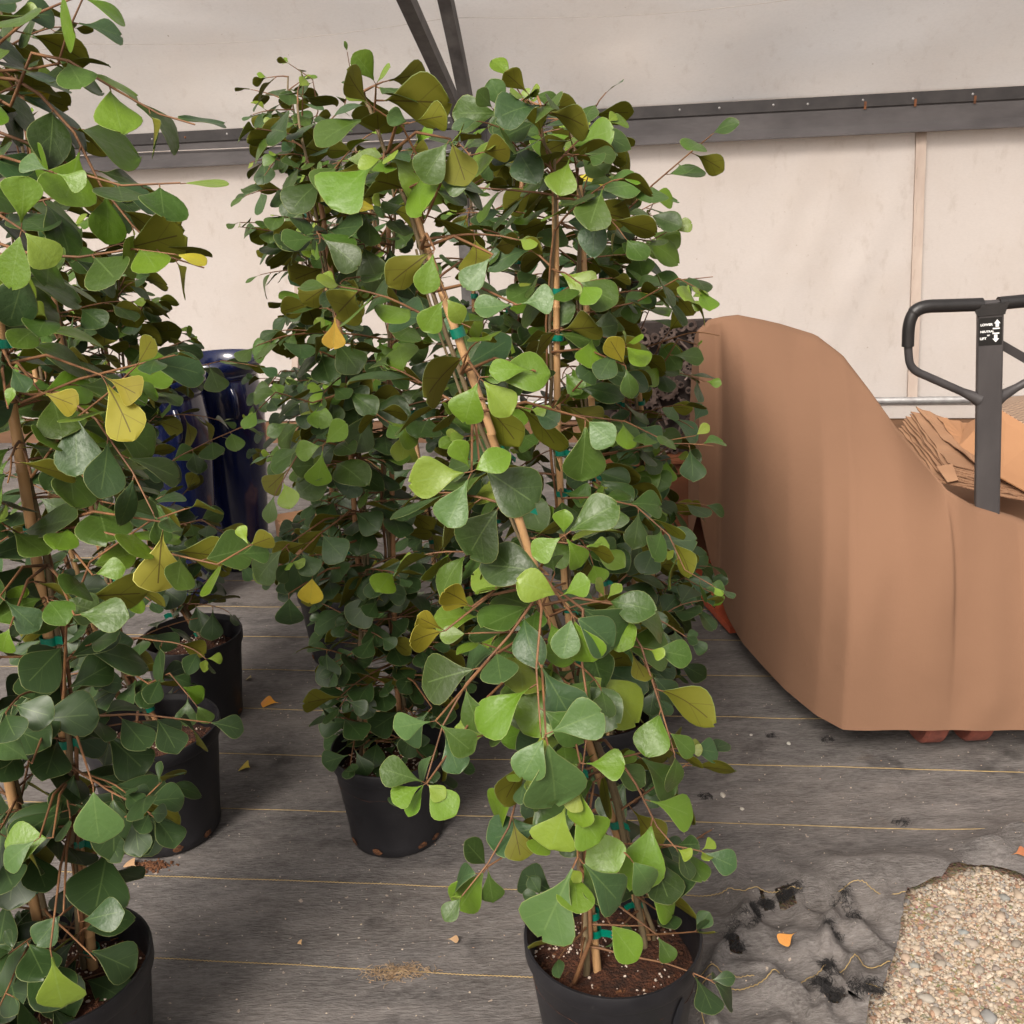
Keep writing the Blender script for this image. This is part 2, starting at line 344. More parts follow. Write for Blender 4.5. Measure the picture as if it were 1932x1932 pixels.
# gravel clearing where the cloth ends
GRAV_PX = [(1600, 2080), (1636, 1931), (1660, 1885), (1682, 1835), (1690, 1795), (1698, 1760), (1709, 1696), (1750, 1681), (1789, 1667), (1825, 1652), (1858, 1639), (1931, 1664), (2010, 1698), (2200, 1780), (2200, 2200), (1590, 2200)]
GRAV = [gnd(x, y).to_2d() for x, y in GRAV_PX]
def inpoly(p, poly):
    c = False; j = len(poly)-1
    for i in range(len(poly)):
        a, b = poly[i], poly[j]
        if (a.y > p.y) != (b.y > p.y) and p.x < (b.x-a.x)*(p.y-a.y)/(b.y-a.y)+a.x: c = not c
        j = i
    return c
def segd(p, a, b):
    ab = b-a; t = max(0, min(1, (p-a).dot(ab)/ab.length_squared)); q = a+ab*t; return (p-q).length, q
def polyd(p, pl, closed=False):
    best = (9, None)
    for i in range(len(pl)-(0 if closed else 1)):
        r = segd(p, pl[i], pl[(i+1) % len(pl)])
        if r[0] < best[0]: best = r
    return best
HOLES = [(gnd(x, y).to_2d(), r) for x, y, r in ((1447, 1722, .013), (1480, 1712, .012), (1384, 1814, .014), (1548, 1884, .012), (1568, 1912, .015), (1424, 1747, .008), (1560, 1857, .008))]
def R6(pts): return [gnd((1348+x/2.76)*.9434, (1348+y/2.76)*.9434).to_2d() for x, y in pts]
RIDGES = [(R6([(740, 1225), (900, 1165), (1200, 1110), (1500, 1090), (1700, 1040), (1932, 925), (2150, 830)]), .036, .030),
          (R6([(700, 1120), (1000, 1050), (1400, 990), (1800, 930)]), .010, .05),
          (R6([(830, 1610), (840, 1480), (900, 1370), (980, 1290), (1150, 1240)]), .024, .017),
          (R6([(870, 1720), (930, 1830), (960, 1932)]), .016, .013), (R6([(200, 2000), (195, 1760), (250, 1610), (360, 1500)]), .020, .018),
          (R6([(975, 1800), (975, 1680), (1010, 1615), (1080, 1590)]), .018, .014), (R6([(390, 1430), (400, 1330), (440, 1290)]), .022, .018),
          (R6([(760, 1760), (800, 1850), (830, 1960)]), .015, .013), (R6([(480, 1500), (600, 1600), (800, 1560)]), .012, .028),
          (R6([(560, 1800), (680, 1860), (760, 1960)]), .022, .024), (R6([(1000, 1840), (1080, 1900), (1150, 1850)]), .020, .022),
          (R6([(1000, 1450), (1120, 1400), (1250, 1330)]), .008, .03), (R6([(300, 1700), (420, 1690), (560, 1710)]), .010, .02)]
def rumple(p):      # how strongly the cloth is bunched up there
    px, py = topx(Vector((p.x, p.y, 0)))
    return max(0, min(1, (px-1240)/140)) * max(0, min(1, (py-1585)/110)) if p.y < 3 else 0
def cloth_z(x, y):
    p = Vector((x, y)); z = .008 + .0022*nz(x, y, 1, 3.1) + .0018*nz(x, y, 7, 9)
    if 0.1 < x < 2.2 and 0.4 < y < 2.2:
        for pl, h, wd in RIDGES:
            if abs(pl[0].x-x) > .9: continue
            d = polyd(p, pl)[0]
            if d < wd*3: z += 1.25*h*math.exp(-(d/(wd*.8))**2)
        r = rumple(p)
        if r > 0:
            z += r*(.026*(1-abs(nz(x, y, 3, 9))*2.2) + .011*nz(x, y, 5, 22) + .005*abs(nz(x, y, 9, 55)))
    return max(z, .003)
def frange(a, b, s):
    n = max(1, int(round((b-a)/s))); return [a+(b-a)*i/n for i in range(n)]
xs = frange(-6, -1.2, .2)+frange(-1.2, .25, .05)+frange(.25, 1.25, .0085)+frange(1.25, 2.2, .04)+frange(2.2, 6, .2)+[6]
ys = frange(-1.0, .75, .2)+frange(.75, 1.75, .0085)+frange(1.75, 3.5, .05)+frange(3.5, 7.4, .2)+[7.4]
vid, vs, fs = {}, [], []
def hole(p):
    for c, r in HOLES:
        d = p-c
        if d.length < r*2.2 and d.length < r*(1+.55*nz(p.x, p.y, 2, 70)): return True
    return False
keepf = []
for j in range(len(ys)-1):
    for i in range(len(xs)-1):
        c = Vector(((xs[i]+xs[i+1])/2, (ys[j]+ys[j+1])/2))
        if inpoly(c, GRAV) or (c.x > 0 and c.y < 2 and hole(c)): continue
        keepf.append((i, j))
kept = set(keepf)
for i, j in keepf:
    f = []
    for a, b in ((i, j), (i+1, j), (i+1, j+1), (i, j+1)):
        if (a, b) not in vid:
            x, y = xs[a], ys[b]; p = Vector((x, y)); z = cloth_z(x, y)
            nb = sum(((a-da, b-db) in kept) for da in (0, 1) for db in (0, 1))
            if nb < 4 and .2 < x < 2.2 and .3 < y < 2:
                d, q = polyd(p, GRAV, True)
                if d < .05: x, y = q; x += .003*nz(x, y, 1, 90); y += .003*nz(x, y, 4, 90)
            vid[(a, b)] = len(vs); vs.append((x, y, z))
        f.append(vid[(a, b)])
    fs.append(f)
mb = MB(); mb.add(vs, fs, 0, True)
CLOTH = tag(mb.build('ground_cloth', MCLOTH), 'grey woven ground cloth with tan stripe yarns and torn rumpled corner', kind='structure')

# woven stripe yarns
YAW = radians(7.2); YD = Vector((cos(YAW), -sin(YAW)))
lines_y0 = [1.353, 1.603, 1.856, 2.122, 2.375, 2.623, 2.870, 3.12, 3.37, 3.62, 3.87, 4.12]
KX = [tuple(gnd(x, y, .02)[:2]) for x, y in ((1312, 1872), (1340, 1866), (1400, 1872), (1450, 1870), (1480, 1860), (1568, 1838), (1600, 1836), (1620, 1824), (1690, 1828))]
for k, y0 in enumerate(lines_y0):
    pts = []; x = -3.2
    while x < 2.6:
        fine = 0.004 if (k < 3 and -.9 < x < 1.3) else .03
        yy = y0 - math.tan(YAW)*x + .006*nz(x, k*3.3, 0, .9) + .0025*nz(x, k*5.1, 0, 4)
        if k == 1 and x > .3: yy += .010*nz(x, 4, 0, 7)
        if k == 0 and x > KX[0][0]: yy = next((lerp(a[1], b[1], (x-a[0])/(b[0]-a[0])) for a, b in zip(KX, KX[1:]) if a[0] <= x <= b[0]), 9)
        zz = (.0011 if len(pts) % 2 else -.0011) if fine < .01 else 0
        p = Vector((x, yy + zz*.9))
        pts.append((p, inpoly(p, GRAV) or (k == 1 and .42 < x < .62))); x += fine
    run = []
    segs = []
    for p, bad in pts+[(None, True)]:
        if bad:
            if len(run) > 2: segs.append(run)
            run = []
        else: run.append(p)
    mb = MB()
    for run in segs:
        mb.tube([(p.x, p.y, cloth_z(p.x, p.y)+.0009+.0030*rumple(p)) for p in run], .00125 if k < 4 else .0014, 4)
    if segs: mb.build('stripe_yarn', MYARN, CLOTH)

# frayed threads round the tears
mb = MB(); R = random.Random(3)
fr = [(c, r*1.25, 190) for c, r in HOLES] + [(gnd(x, y).to_2d(), r, n) for x, y, r, n in ((1588, 1722, .022, 90), (1570, 1790, .018, 80), (1625, 1905, .028, 120), (1605, 1738, .02, 60), (1500, 1705, .02, 80), (1405, 1770, .03, 70), (1560, 1880, .02, 70), (1700, 1560, .02, 40), (1330, 1510, .02, 40), (1650, 1880, .02, 60), (1455, 1395, .015, 30), (1560, 1402, .018, 40))]
for c, r, n in fr:
    for _ in range(n):
        a = R.uniform(0, 2*pi); p = c + Vector((cos(a), sin(a)*.6))*r*R.uniform(.55, 1.25)
        L = R.uniform(.006, .020); a2 = a + pi + R.gauss(0, .9); pts = []
        z0 = cloth_z(p.x, p.y); q = p.copy(); up = R.uniform(.0, .012)
        for k in range(4):
            pts.append((q.x, q.y, z0 + .001 + up*sin(k/3*pi*.8))); a2 += R.gauss(0, .5); q = q + Vector((cos(a2), sin(a2)))*L/3
        mb.tube(pts, .00045, 3, cap=False)
tag(mb.build('frayed_threads', MFRAY, CLOTH), kind='stuff')

# gravel stones
mb = MB(); R = random.Random(11)
gx = [p.x for p in GRAV]; gy = [p.y for p in GRAV]
def stone(mb, c, r, flat=.7, R=R, rg=.25):
    rot = Matrix.Rotation(R.uniform(0, 6.3), 3, 'Z') @ Matrix.Rotation(R.gauss(0, .5), 3, 'X')
    sx, sy, sz = r*R.uniform(.8, 1.35), r*R.uniform(.7, 1.0), r*flat*R.uniform(.7, 1.1)
    mb.add([c + rot @ Vector((v.x*sx*(1+R.uniform(-rg, rg)), v.y*sy*(1+R.uniform(-rg, rg)), v.z*sz*(1+R.uniform(-rg, rg)))) for v in ICO_V], ICO_F, 0, False)
cnt = 0; tries = 0
while cnt < 15000 and tries < 90000:
    tries += 1
    p = Vector((R.uniform(.55, 2.0), R.uniform(.80, 2.05)))
    px, py = topx(Vector((p.x, p.y, 0)))
    if px > 2000 or py > 2010: continue
    if not inpoly(p, GRAV) and not (polyd(p, GRAV, True)[0] < .03): continue
    if nz(p.x, p.y, 8, 7) < -.30 and R.random() < .75: continue
    r = .0022 + .0026*R.random()**2.2 + (R.random() < .06)*R.uniform(.002, .0045)
    stone(mb, Vector((p.x, p.y, -.0195 + r*.35)), r); cnt += 1
for c, r0 in HOLES:
    for _ in range(110):
        a = R.uniform(0, 6.28); q = c + Vector((cos(a), sin(a)))*r0*1.1*R.random()**.5
        r = R.uniform(.002, .0045); stone(mb, Vector((q.x, q.y, -.0185 + r*.4)), r)
tag(mb.build('gravel', MSTONE), 'fine tan and grey gravel beside the cloth edge', 'gravel', kind='stuff')

def smooth_pebble(name, p, r, col, label, group=None, flat=.55, z=None):
    me = bpy.data.meshes.new(name); R2 = random.Random(int(p.x*9999)); import bmesh
    bm = bmesh.new(); bmesh.ops.create_icosphere(bm, subdivisions=2, radius=1)
    sx, sy, sz = r*R2.uniform(1.0, 1.35), r*R2.uniform(.7, .95), r*flat
    for v in bm.verts:
        k = 1 + .42*noise.noise(v.co*1.3 + Vector((p.x*50, p.y*50, 0)))
        v.co = Vector((v.co.x*sx*k, v.co.y*sy*k, v.co.z*sz*k))
    for f in bm.faces: f.smooth = True
    bm.to_mesh(me); bm.free(); me.materials.append(MPEB)
    o = bpy.data.objects.new(name, me); COL.objects.link(o); o.location = (p.x, p.y, (z if z is not None else -.02) + sz*.45); o.rotation_euler = (R2.gauss(0, .12), R2.gauss(0, .12), R2.uniform(0, 3))
    o.color = (*col, 1); return tag(o, label, 'pebble', group)
def Z2(x, y): return (1500+x/3.526)*.9434, (1640+y/3.526)*.9434
for x, y, r, col in ((1795, 530, 15, (.30, .30, .28)), (1895, 510, 17, (.52, .42, .32)), (1420, 605, 15, (.42, .36, .30)), (1770, 660, 15, (.55, .44, .34)), (1560, 850, 18, (.46, .40, .34)), (1690, 905, 15, (.50, .40, .30)),
                     (1350, 1000, 14, (.46, .41, .34)), (1160, 1010, 14, (.38, .38, .35)), (1330, 945, 13, (.26, .21, .17)), (1250, 1240, 18, (.48, .44, .38)), (1690, 1370, 17, (.34, .34, .33)), (1500, 770, 12, (.33, .35, .34)),
                     (1415, 690, 11, (.50, .42, .34)), (1660, 745, 13, (.52, .42, .33)), (1620, 1035, 14, (.42, .37, .31)), (1840, 1130, 14, (.40, .35, .29)), (1310, 1330, 13, (.55, .47, .38)), (1590, 1340, 14, (.54, .42, .31)),
                     (1100, 950, 13, (.60, .46, .35)), (1270, 610, 11, (.46, .42, .37)), (1165, 880, 12, (.58, .47, .36)), (1460, 850, 10, (.34, .33, .31)), (1880, 850, 13, (.36, .32, .27)), (1105, 1390, 10, (.13, .10, .08))):
    p = gnd(*Z2(x, y), -.01); smooth_pebble('pebble', p, r*1.15/1932*1.35, tuple(v*.82 for v in col), '%s pebble half sunk in the gravel beside the cloth' % ('small dark brown' if col[0] < .2 else 'brown' if col[0] < .28 else 'rounded grey' if col[0]-col[2] < .05 else 'rounded tan' if col[0] < .5 else 'rounded pale buff'), 'pebbles lying in the gravel')

# ------------------------------------------------------------------ greenhouse side: film wall, eave, roof film, truss
WY = radians(10); WT = Vector((cos(WY), -sin(WY), 0)); WN = Vector((-sin(WY), -cos(WY), 0))     # along the wall, towards the camera
W0 = gnd(1750, 768, .20); W0.z = 0
def wall(s, z, q=0.0): return W0 + WT*s + WN*q + Vector((0, 0, z))
def onwall(px, py, q=0.0):
    d = ray(px, py); o = W0+WN*q; k = WN.dot(o-CAMP)/WN.dot(d); p = CAMP+d*k; return (p-W0).dot(WT), p.z
GH = empty('greenhouse', wall(0, 0)); tag(GH, 'film covered greenhouse side with grey eave beam and roof truss', 'greenhouse')
GO = GH.location.copy()
S0, S1 = -9.0, 5.0
ZE0, ZE1, ZT = 1.588, 1.710, 1.768      # beam bottom, strip bottom, strip top
# wall film with soft folds
mb = MB(); vs = []; nx, nzv = 260, 40
for j in range(nzv+1):
    for i in range(nx+1):
        s = lerp(S0, S1, i/nx); z = lerp(.20, 1.66, j/nzv)
        q = .010*nz(s, z, 0, 1.2) + .006*nz(s+z*.45, z*.25, 3, 5) + .0015*nz(s, z, 3, 14)
        for sc, zc, wd, amp in ((-.62, 1.1, .05, .012), (-.40, .9, .06, .016), (-.30, .7, .04, .008), (-.78, 1.2, .04, .008), (-3.4, .9, .06, .010)):
            d = (s-sc) - (z-zc)*.38; q += amp*math.exp(-(d/wd)**2)*max(0, 1-abs(z-zc)/.75)
        vs.append(wall(s, z, q))
mb.add(vs, [(j*(nx+1)+i, j*(nx+1)+i+1, (j+1)*(nx+1)+i+1, (j+1)*(nx+1)+i) for j in range(nzv) for i in range(nx)], 0, True)
mb.build('wall_film', MWALL, GH, GO)
def wbox(name, s0, s1, z0, z1, q0, q1, mat, par=GH):
    mb = MB(); vs = [wall(s, z, q) for z in (z0, z1) for s, q in ((s0, q0), (s0, q1), (s1, q1), (s1, q0))]
    mb.add(vs, [(3, 2, 1, 0), (4, 5, 6, 7), (0, 1, 5, 4), (1, 2, 6, 5), (2, 3, 7, 6), (3, 0, 4, 7)]); return mb.build(name, mat, par, GO)
# bottom hem with roll pipe, kick board of planks
wbox('hem', S0, S1, .145, .215, .004, .026, MWALL)
mb = MB(); mb.tube([wall(s, .245+.004*nz(s, 0, 0, 1), .030) for s in frange(S0, S1, .25)], .019, 10); mb.build('roll_pipe', MGALV, GH, GO)
for k, (s0, s1) in enumerate(((S0, -6.1), (-6.095, -3.2), (-3.195, -.32), (-.315, 2.4), (2.405, S1))):
    wbox('plank', s0, s1, -.02, .150, -.03, .012+.004*(k % 2), MBOARD)
# seams
for px in (1725, 880, 560): 
    sa, za = onwall(px+10, 260); sb, zb = onwall(px-5, 750)
    mb = MB(); pts = [(lerp(sa, sb, t)+.004*nz(t*5, px), lerp(1.61, .235, t)) for t in [i/14 for i in range(15)]]
    hw = .024 if px != 560 else .018
    vs = []
    for s, z in pts: vs += [wall(s-hw, z, .031), wall(s+hw, z, .031), wall(s-hw, z, .0), wall(s+hw, z, .0)]
    fs = []
    for i in range(14):
        a = i*4; fs += [(a, a+1, a+5, a+4), (a+1, a+3, a+7, a+5), (a+2, a, a+4, a+6)]
    mb.add(vs, fs); mb.build('seam_strip', MSEAM, GH, GO)
    mb = MB()
    for i in range(9):
        s, z = lerp(sa, sb, i/8), lerp(1.56, .25, i/8); mb.box(wall(s-.012, z, .032), (.004, .004, .05))
    mb.build('stitching', MSEAM, GH, GO)
# eave beam: channel with sloped lower flange, dark clamp strip above, screws
mb = MB(); prof = [(.0, ZT), (.055, ZT), (.055, ZE1), (.060, ZE1-.002), (.060, ZE0+.045), (.092, ZE0+.008), (.092, ZE0), (.0, ZE0)]
vs = [wall(s, z, q) for s in (S0, S1) for q, z in prof]; n = len(prof)
mb.add(vs, [(i, (i+1) % n, n+(i+1) % n, n+i) for i in range(n)]); BEAM = mb.build('eave_beam', MSTEEL, GH, GO)
STRIP = wbox('clamp_strip', S0, S1, ZE1+.006, ZT+.004, .0553, .068, MSTRIP)
mb = MB(); mb.tube([wall(s, ZT+.010+.002*nz(s, 3, 0, 2), .055) for s in frange(S0, S1, .2)], .008, 6); mb.build('film_edge_bead', MROOF, GH, GO)
R = random.Random(5)
for s in frange(-5.6, 2.4, .235):
    s += R.uniform(-.05, .05); mb = MB(); mb.lathe([(.0001, .004), (.004, .004), (.0065, .0)], 8, wall(s, ZE1+.033+R.uniform(-.004, .004), .068), 0, rot=WN.to_track_quat('Z', 'Y').to_matrix())
    sc = mb.build('screw', MGALV if R.random() < .7 else MRUST, STRIP, GO)
    if R.random() < .35:
        mb = MB(); mb.box(wall(s+.012, ZE1+.012, .0686), (.012, .0016, .035)); mb.build('rust_streak', MRUST, STRIP, GO)
# post and truss bars
sp, _ = onwall(878, 300)
wbox('post', sp-.045, sp+.015, -.02, ZE0, .032, .085, MBAR); 
wbox('splice_plate', sp-.07, sp+.13, ZE0+.030, ZE1-.004, .0605, .0665, MSTEEL)
def tr(q, z, ds=0.0): return wall(sp+ds, z, q)
arch = [(.09, ZE0+.02)]
def archpt(u):       # u: metres run along the rise; steep first, flattening
    return (.09 + u*.58 + .075*u*u, 1.66 + u*.86 - .10*u*u)
mb = MB(); mb.bar(tr(.10, 1.50, .115), tr(.10+1.9*cos(radians(25)), 1.50+1.9*sin(radians(25)), .10), .055, .055, up=WT); mb.build('rafter', MBAR, GH, GO)
mb = MB()
pr = None
AP = [archpt(u*2.0/14) for u in range(15)]
vs = []
for q, z in AP:
    vs += [tr(q-.03, z+.02, .035), tr(q+.03, z-.02, .035), tr(q+.03, z-.02, .095), tr(q-.03, z+.02, .095)]
fs = [(i*4+j, i*4+(j+1) % 4, i*4+4+(j+1) % 4, i*4+4+j) for i in range(14) for j in range(4)]
mb.add(vs, fs); mb.build('arch_rib', MBAR, GH, GO)
mb = MB(); mb.tube([tr(.11, 1.585, -.02), tr(.14, 1.57, -.05), tr(.15, 1.60, -.10), tr(.10, 1.61, -.05)], .003, 5); mb.build('wire_loop', MGALV, GH, GO)
mb = MB(); mb.tube([wall(s, 1.672+.010*nz(s, 9, 0, .8), .075) for s in frange(-7.5, sp, .15)], .0028, 5); mb.build('guide_wire', MWALL, GH, GO)
# roof film, sagging between the ribs
vs = []; nx, nv = 200, 46
for j in range(nv+1):
    u = 2.0*j/nv; q, z = archpt(u)
    for i in range(nx+1):
        s = lerp(S0, S1, i/nx); b = abs(sin(pi*(s-sp-.07)/1.9))
        sag = .10*b*min(1, u*2.0) + .06*nz(s*.6, u*1.6, 2, 1.5)*min(1, u*3) + .022*nz(s*.35, u*3, 5, 4)*min(1, u*3) + .03*nz(s*.5+u, u*.3, 8, 2.2)*min(1, u*4)*max(0, 1-u)
        off = .045 + .0
        vs.append(wall(s, z + .085 + off*.25 + sag*.35, max(-.02, q - off*.8 - sag*.45)))
mb = MB(); mb.add(vs, [(j*(nx+1)+i, j*(nx+1)+i+1, (j+1)*(nx+1)+i+1, (j+1)*(nx+1)+i) for j in range(nv) for i in range(nx)], 0, True)
mb.build('roof_film', MROOF, GH, GO)
# straining wires under the film
for u0, sgn in ((.62, -1),):
    mb = MB(); pts = []
    for s in frange(-7, 4.5, .1):
        b = abs(sin(pi*(s-sp-.07)/1.9)); q, z = archpt(u0+.03*sgn*b); pts.append(wall(s, z+.03-.02*b, q+.0))
    mb.tube(pts, .0011, 5); mb.build('roof_wire', MWALL, GH, GO)

# ================================================================== POTTED FIGS
LEAF = []
def leaf_mesh(k):
    R = random.Random(100+k)
    m = R.uniform(.62, .77); g = math.log(.5)/math.log(m); Wd = R.uniform(.33, .45); e = R.uniform(.58, .78)
    bend = R.uniform(-.02, .30) if k % 7 else R.uniform(.35, .6); fold = R.uniform(-.06, .24); wave = R.uniform(0, .05); asym = R.uniform(-.1, .1); notch = R.choice((0, 0, 0, .03, .05))
    tw = R.gauss(0, .18); nr, nc = 9, 6; ph = R.uniform(0, 6)
    vs, uvs = [], []
    for sgn in (1, -1):
        for i in range(nr+1):
            sv = i/nr; v = 1-(1-sv)**1.45; wv = Wd*max(.0, sin(pi*min(1, v**g)))**e
            if i == nr: wv = Wd*.10
            if i == 0: wv = .012
            for j in range(nc+1):
                t = -1+2*j/nc; x = t*wv*(1+asym*(1 if t > 0 else -1)); y = .16 + v
                if i >= nr-1: y -= notch*(1-abs(t)) * (1 if i == nr else .3)
                z = -bend*v*v + fold*abs(x)*(1-.3*v) + wave*sin(ph+v*6+t*2)*abs(t) + tw*x*v
                thick = .0045*(1-.6*abs(t))
                vs.append((x, y, z + sgn*thick)); uvs.append((x+.5, v))
    n1 = (nr+1)*(nc+1); idx = lambda i, j: i*(nc+1)+j
    fs, ms = [], []
    for i in range(nr):
        for j in range(nc):
            fs.append((idx(i, j), idx(i, j+1), idx(i+1, j+1), idx(i+1, j))); ms.append(0)
            fs.append((n1+idx(i, j), n1+idx(i+1, j), n1+idx(i+1, j+1), n1+idx(i, j+1))); ms.append(1)
    loop = [idx(0, j) for j in range(nc+1)]+[idx(i, nc) for i in range(1, nr+1)]+[idx(nr, j) for j in range(nc-1, -1, -1)]+[idx(i, 0) for i in range(nr-1, 0, -1)]
    # a slightly swollen rim in a paler edge colour
    o = len(vs); cx, cy = 0, .16+.6
    for q in loop:
        a = Vector(vs[q]); b = Vector(vs[n1+q]); c = (a+b)/2; d = Vector((c.x-cx, c.y-cy, 0)); d = d.normalized() if d.length > 1e-6 else d
        c = c + d*.011; vs.append(tuple(c)); uvs.append(uvs[q])
    L = len(loop)
    for i in range(L):
        a, b = loop[i], loop[(i+1) % L]
        fs.append((b, a, o+i, o+(i+1) % L)); ms.append(2); fs.append((n1+a, n1+b, o+(i+1) % L, o+i)); ms.append(2)
    # petiole
    o = len(vs); pb = .10
    for y, zz, r in ((0, .03*R.uniform(-1, 1), .017), (.10, 0.0, .015), (.19, 0.0, .010)):
        for j in range(3):
            a = 2*pi*j/3; vs.append((r*cos(a), y, zz+r*sin(a)-.008)); uvs.append((.5, 0))
    for i in range(2):
        for j in range(3):
            fs.append((o+i*3+j, o+i*3+(j+1) % 3, o+i*3+3+(j+1) % 3, o+i*3+3+j)); ms.append(3)
    me = bpy.data.meshes.new('leaf'); me.from_pydata(vs, [], fs)
    for mt in (MLT, MLU, MLE, MTWIG): me.materials.append(mt)
    me.polygons.foreach_set('material_index', ms); me.polygons.foreach_set('use_smooth', [True]*len(fs))
    ul = me.uv_layers.new(name='UVMap')
    for l in me.loops: ul.data[l.index].uv = uvs[l.vertex_index]
    me.update(); return me
LEAF = [leaf_mesh(k) for k in range(34)]
DARK, MID, BLUE, BRI, PALE, YEL, AQUA = (.026, .051, .010), (.043, .084, .012), (.034, .071, .024), (.086, .160, .012), (.135, .200, .024), (.40, .33, .03), (.062, .120, .034)
def leafcol(R, kind):
    r = R.random()
    c = {'dark': DARK if r < .58 else MID if r < .80 else BLUE if r < .93 else BRI if r < .992 else YEL,
         'mid': MID if r < .42 else DARK if r < .62 else BLUE if r < .78 else BRI if r < .95 else PALE if r < .99 else YEL,
         'bright': MID if r < .44 else BRI if r < .64 else BLUE if r < .83 else PALE if r < .87 else DARK if r < .995 else YEL}[kind]
    k = R.uniform(.78, 1.25); return (c[0]*k*R.uniform(.9, 1.12), c[1]*k, c[2]*k*R.uniform(.85, 1.15), 1)
THIN = [(1238, 610, 1330, 890, .62), (1000, 1690, 1320, 1900, .75), (625, 1365, 845, 1445, .5), (110, 1740, 280, 1932, .6), (260, 1300, 420, 1440, .5), (320, 1150, 460, 1240, .5), (1330, 300, 1500, 1100, .5), (385, 250, 475, 640, .5), (860, 1640, 1000, 1800, .5)]      # pot tops and gaps where the photo shows little foliage
STORE = None        # while a plant grows its leaves are collected here and linked afterwards
def put_leaf(base, T, Nn, L, col, par, org, R, mesh=None, force=False):
    if STORE is not None:
        c = base + T.normalized()*L*.7
        if not force and STORE['clear']:
            x, y = topx(c)
            for pl in STORE['clear']:
                for (ax_, ay_), (bx_, by_), Yc in pl:
                    if by_ < y < ay_ and abs(x-lerp(ax_, bx_, (ay_-y)/(ay_-by_))) < 30 and c.y < Yc and R.random() < .72: return None
        STORE['l'].append((base.copy(), T.copy(), Nn.copy(), L, col, par, org, R.choice(LEAF), R.uniform(.95, 1.15), force)); return None
    return link_leaf(base, T, Nn, L, col, par, org, mesh or R.choice(LEAF), R.uniform(.9, 1.12))
def leaf_matrix(base, T, Nn, L, org, wsc):
    T = T.normalized(); X = T.cross(Nn)
    if X.length < .05: X = T.cross(Vector((.3, -1, .2)))
    X.normalize(); Z = X.cross(T)
    m = Matrix((X*L*wsc, T*L, Z*L)).transposed().to_4x4(); m.translation = base-org; return m
def link_leaf(base, T, Nn, L, col, par, org, me, wsc):
    ob = bpy.data.objects.new('leaf', me); COL.objects.link(ob); ob.parent = par
    ob.matrix_basis = leaf_matrix(base, T, Nn, L, org, wsc); ob.color = col; return ob
def flush_leaves(root):
    grid = {}; acc = []
    for q in sorted(STORE['l'], key=lambda q: not q[9]):
        c = q[0] + q[1].normalized()*q[3]*.72; x, y = topx(c)
        if not q[9] and any(a < x < c_ and b < y < d and random.random() < pr for a, b, c_, d, pr in THIN): continue
        k = (int(c.x//.04), int(c.y//.04), int(c.z//.04)); lim = .42*q[3]; bad = False
        for dx in (-1, 0, 1):
            for dy in (-1, 0, 1):
                for dz_ in (-1, 0, 1):
                    for o in grid.get((k[0]+dx, k[1]+dy, k[2]+dz_), ()):
                        if (o-c).length < lim: bad = True
        if bad and not q[9]: continue
        grid.setdefault(k, []).append(c); acc.append(q)
    STORE['l'] = acc
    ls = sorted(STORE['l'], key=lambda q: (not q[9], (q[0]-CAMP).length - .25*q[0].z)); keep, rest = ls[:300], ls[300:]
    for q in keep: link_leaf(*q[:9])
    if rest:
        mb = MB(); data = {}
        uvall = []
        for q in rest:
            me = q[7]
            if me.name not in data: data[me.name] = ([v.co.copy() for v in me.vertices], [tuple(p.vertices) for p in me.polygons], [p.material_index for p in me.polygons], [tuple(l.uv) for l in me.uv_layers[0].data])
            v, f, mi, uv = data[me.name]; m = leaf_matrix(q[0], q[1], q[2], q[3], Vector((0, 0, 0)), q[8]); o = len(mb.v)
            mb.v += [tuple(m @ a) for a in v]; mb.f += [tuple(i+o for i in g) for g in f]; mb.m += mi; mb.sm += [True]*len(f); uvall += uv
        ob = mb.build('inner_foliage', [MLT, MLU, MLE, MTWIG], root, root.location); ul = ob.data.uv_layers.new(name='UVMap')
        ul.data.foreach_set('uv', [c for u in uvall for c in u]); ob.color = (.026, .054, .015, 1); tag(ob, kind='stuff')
    return len(ls)
POTMESH = {}
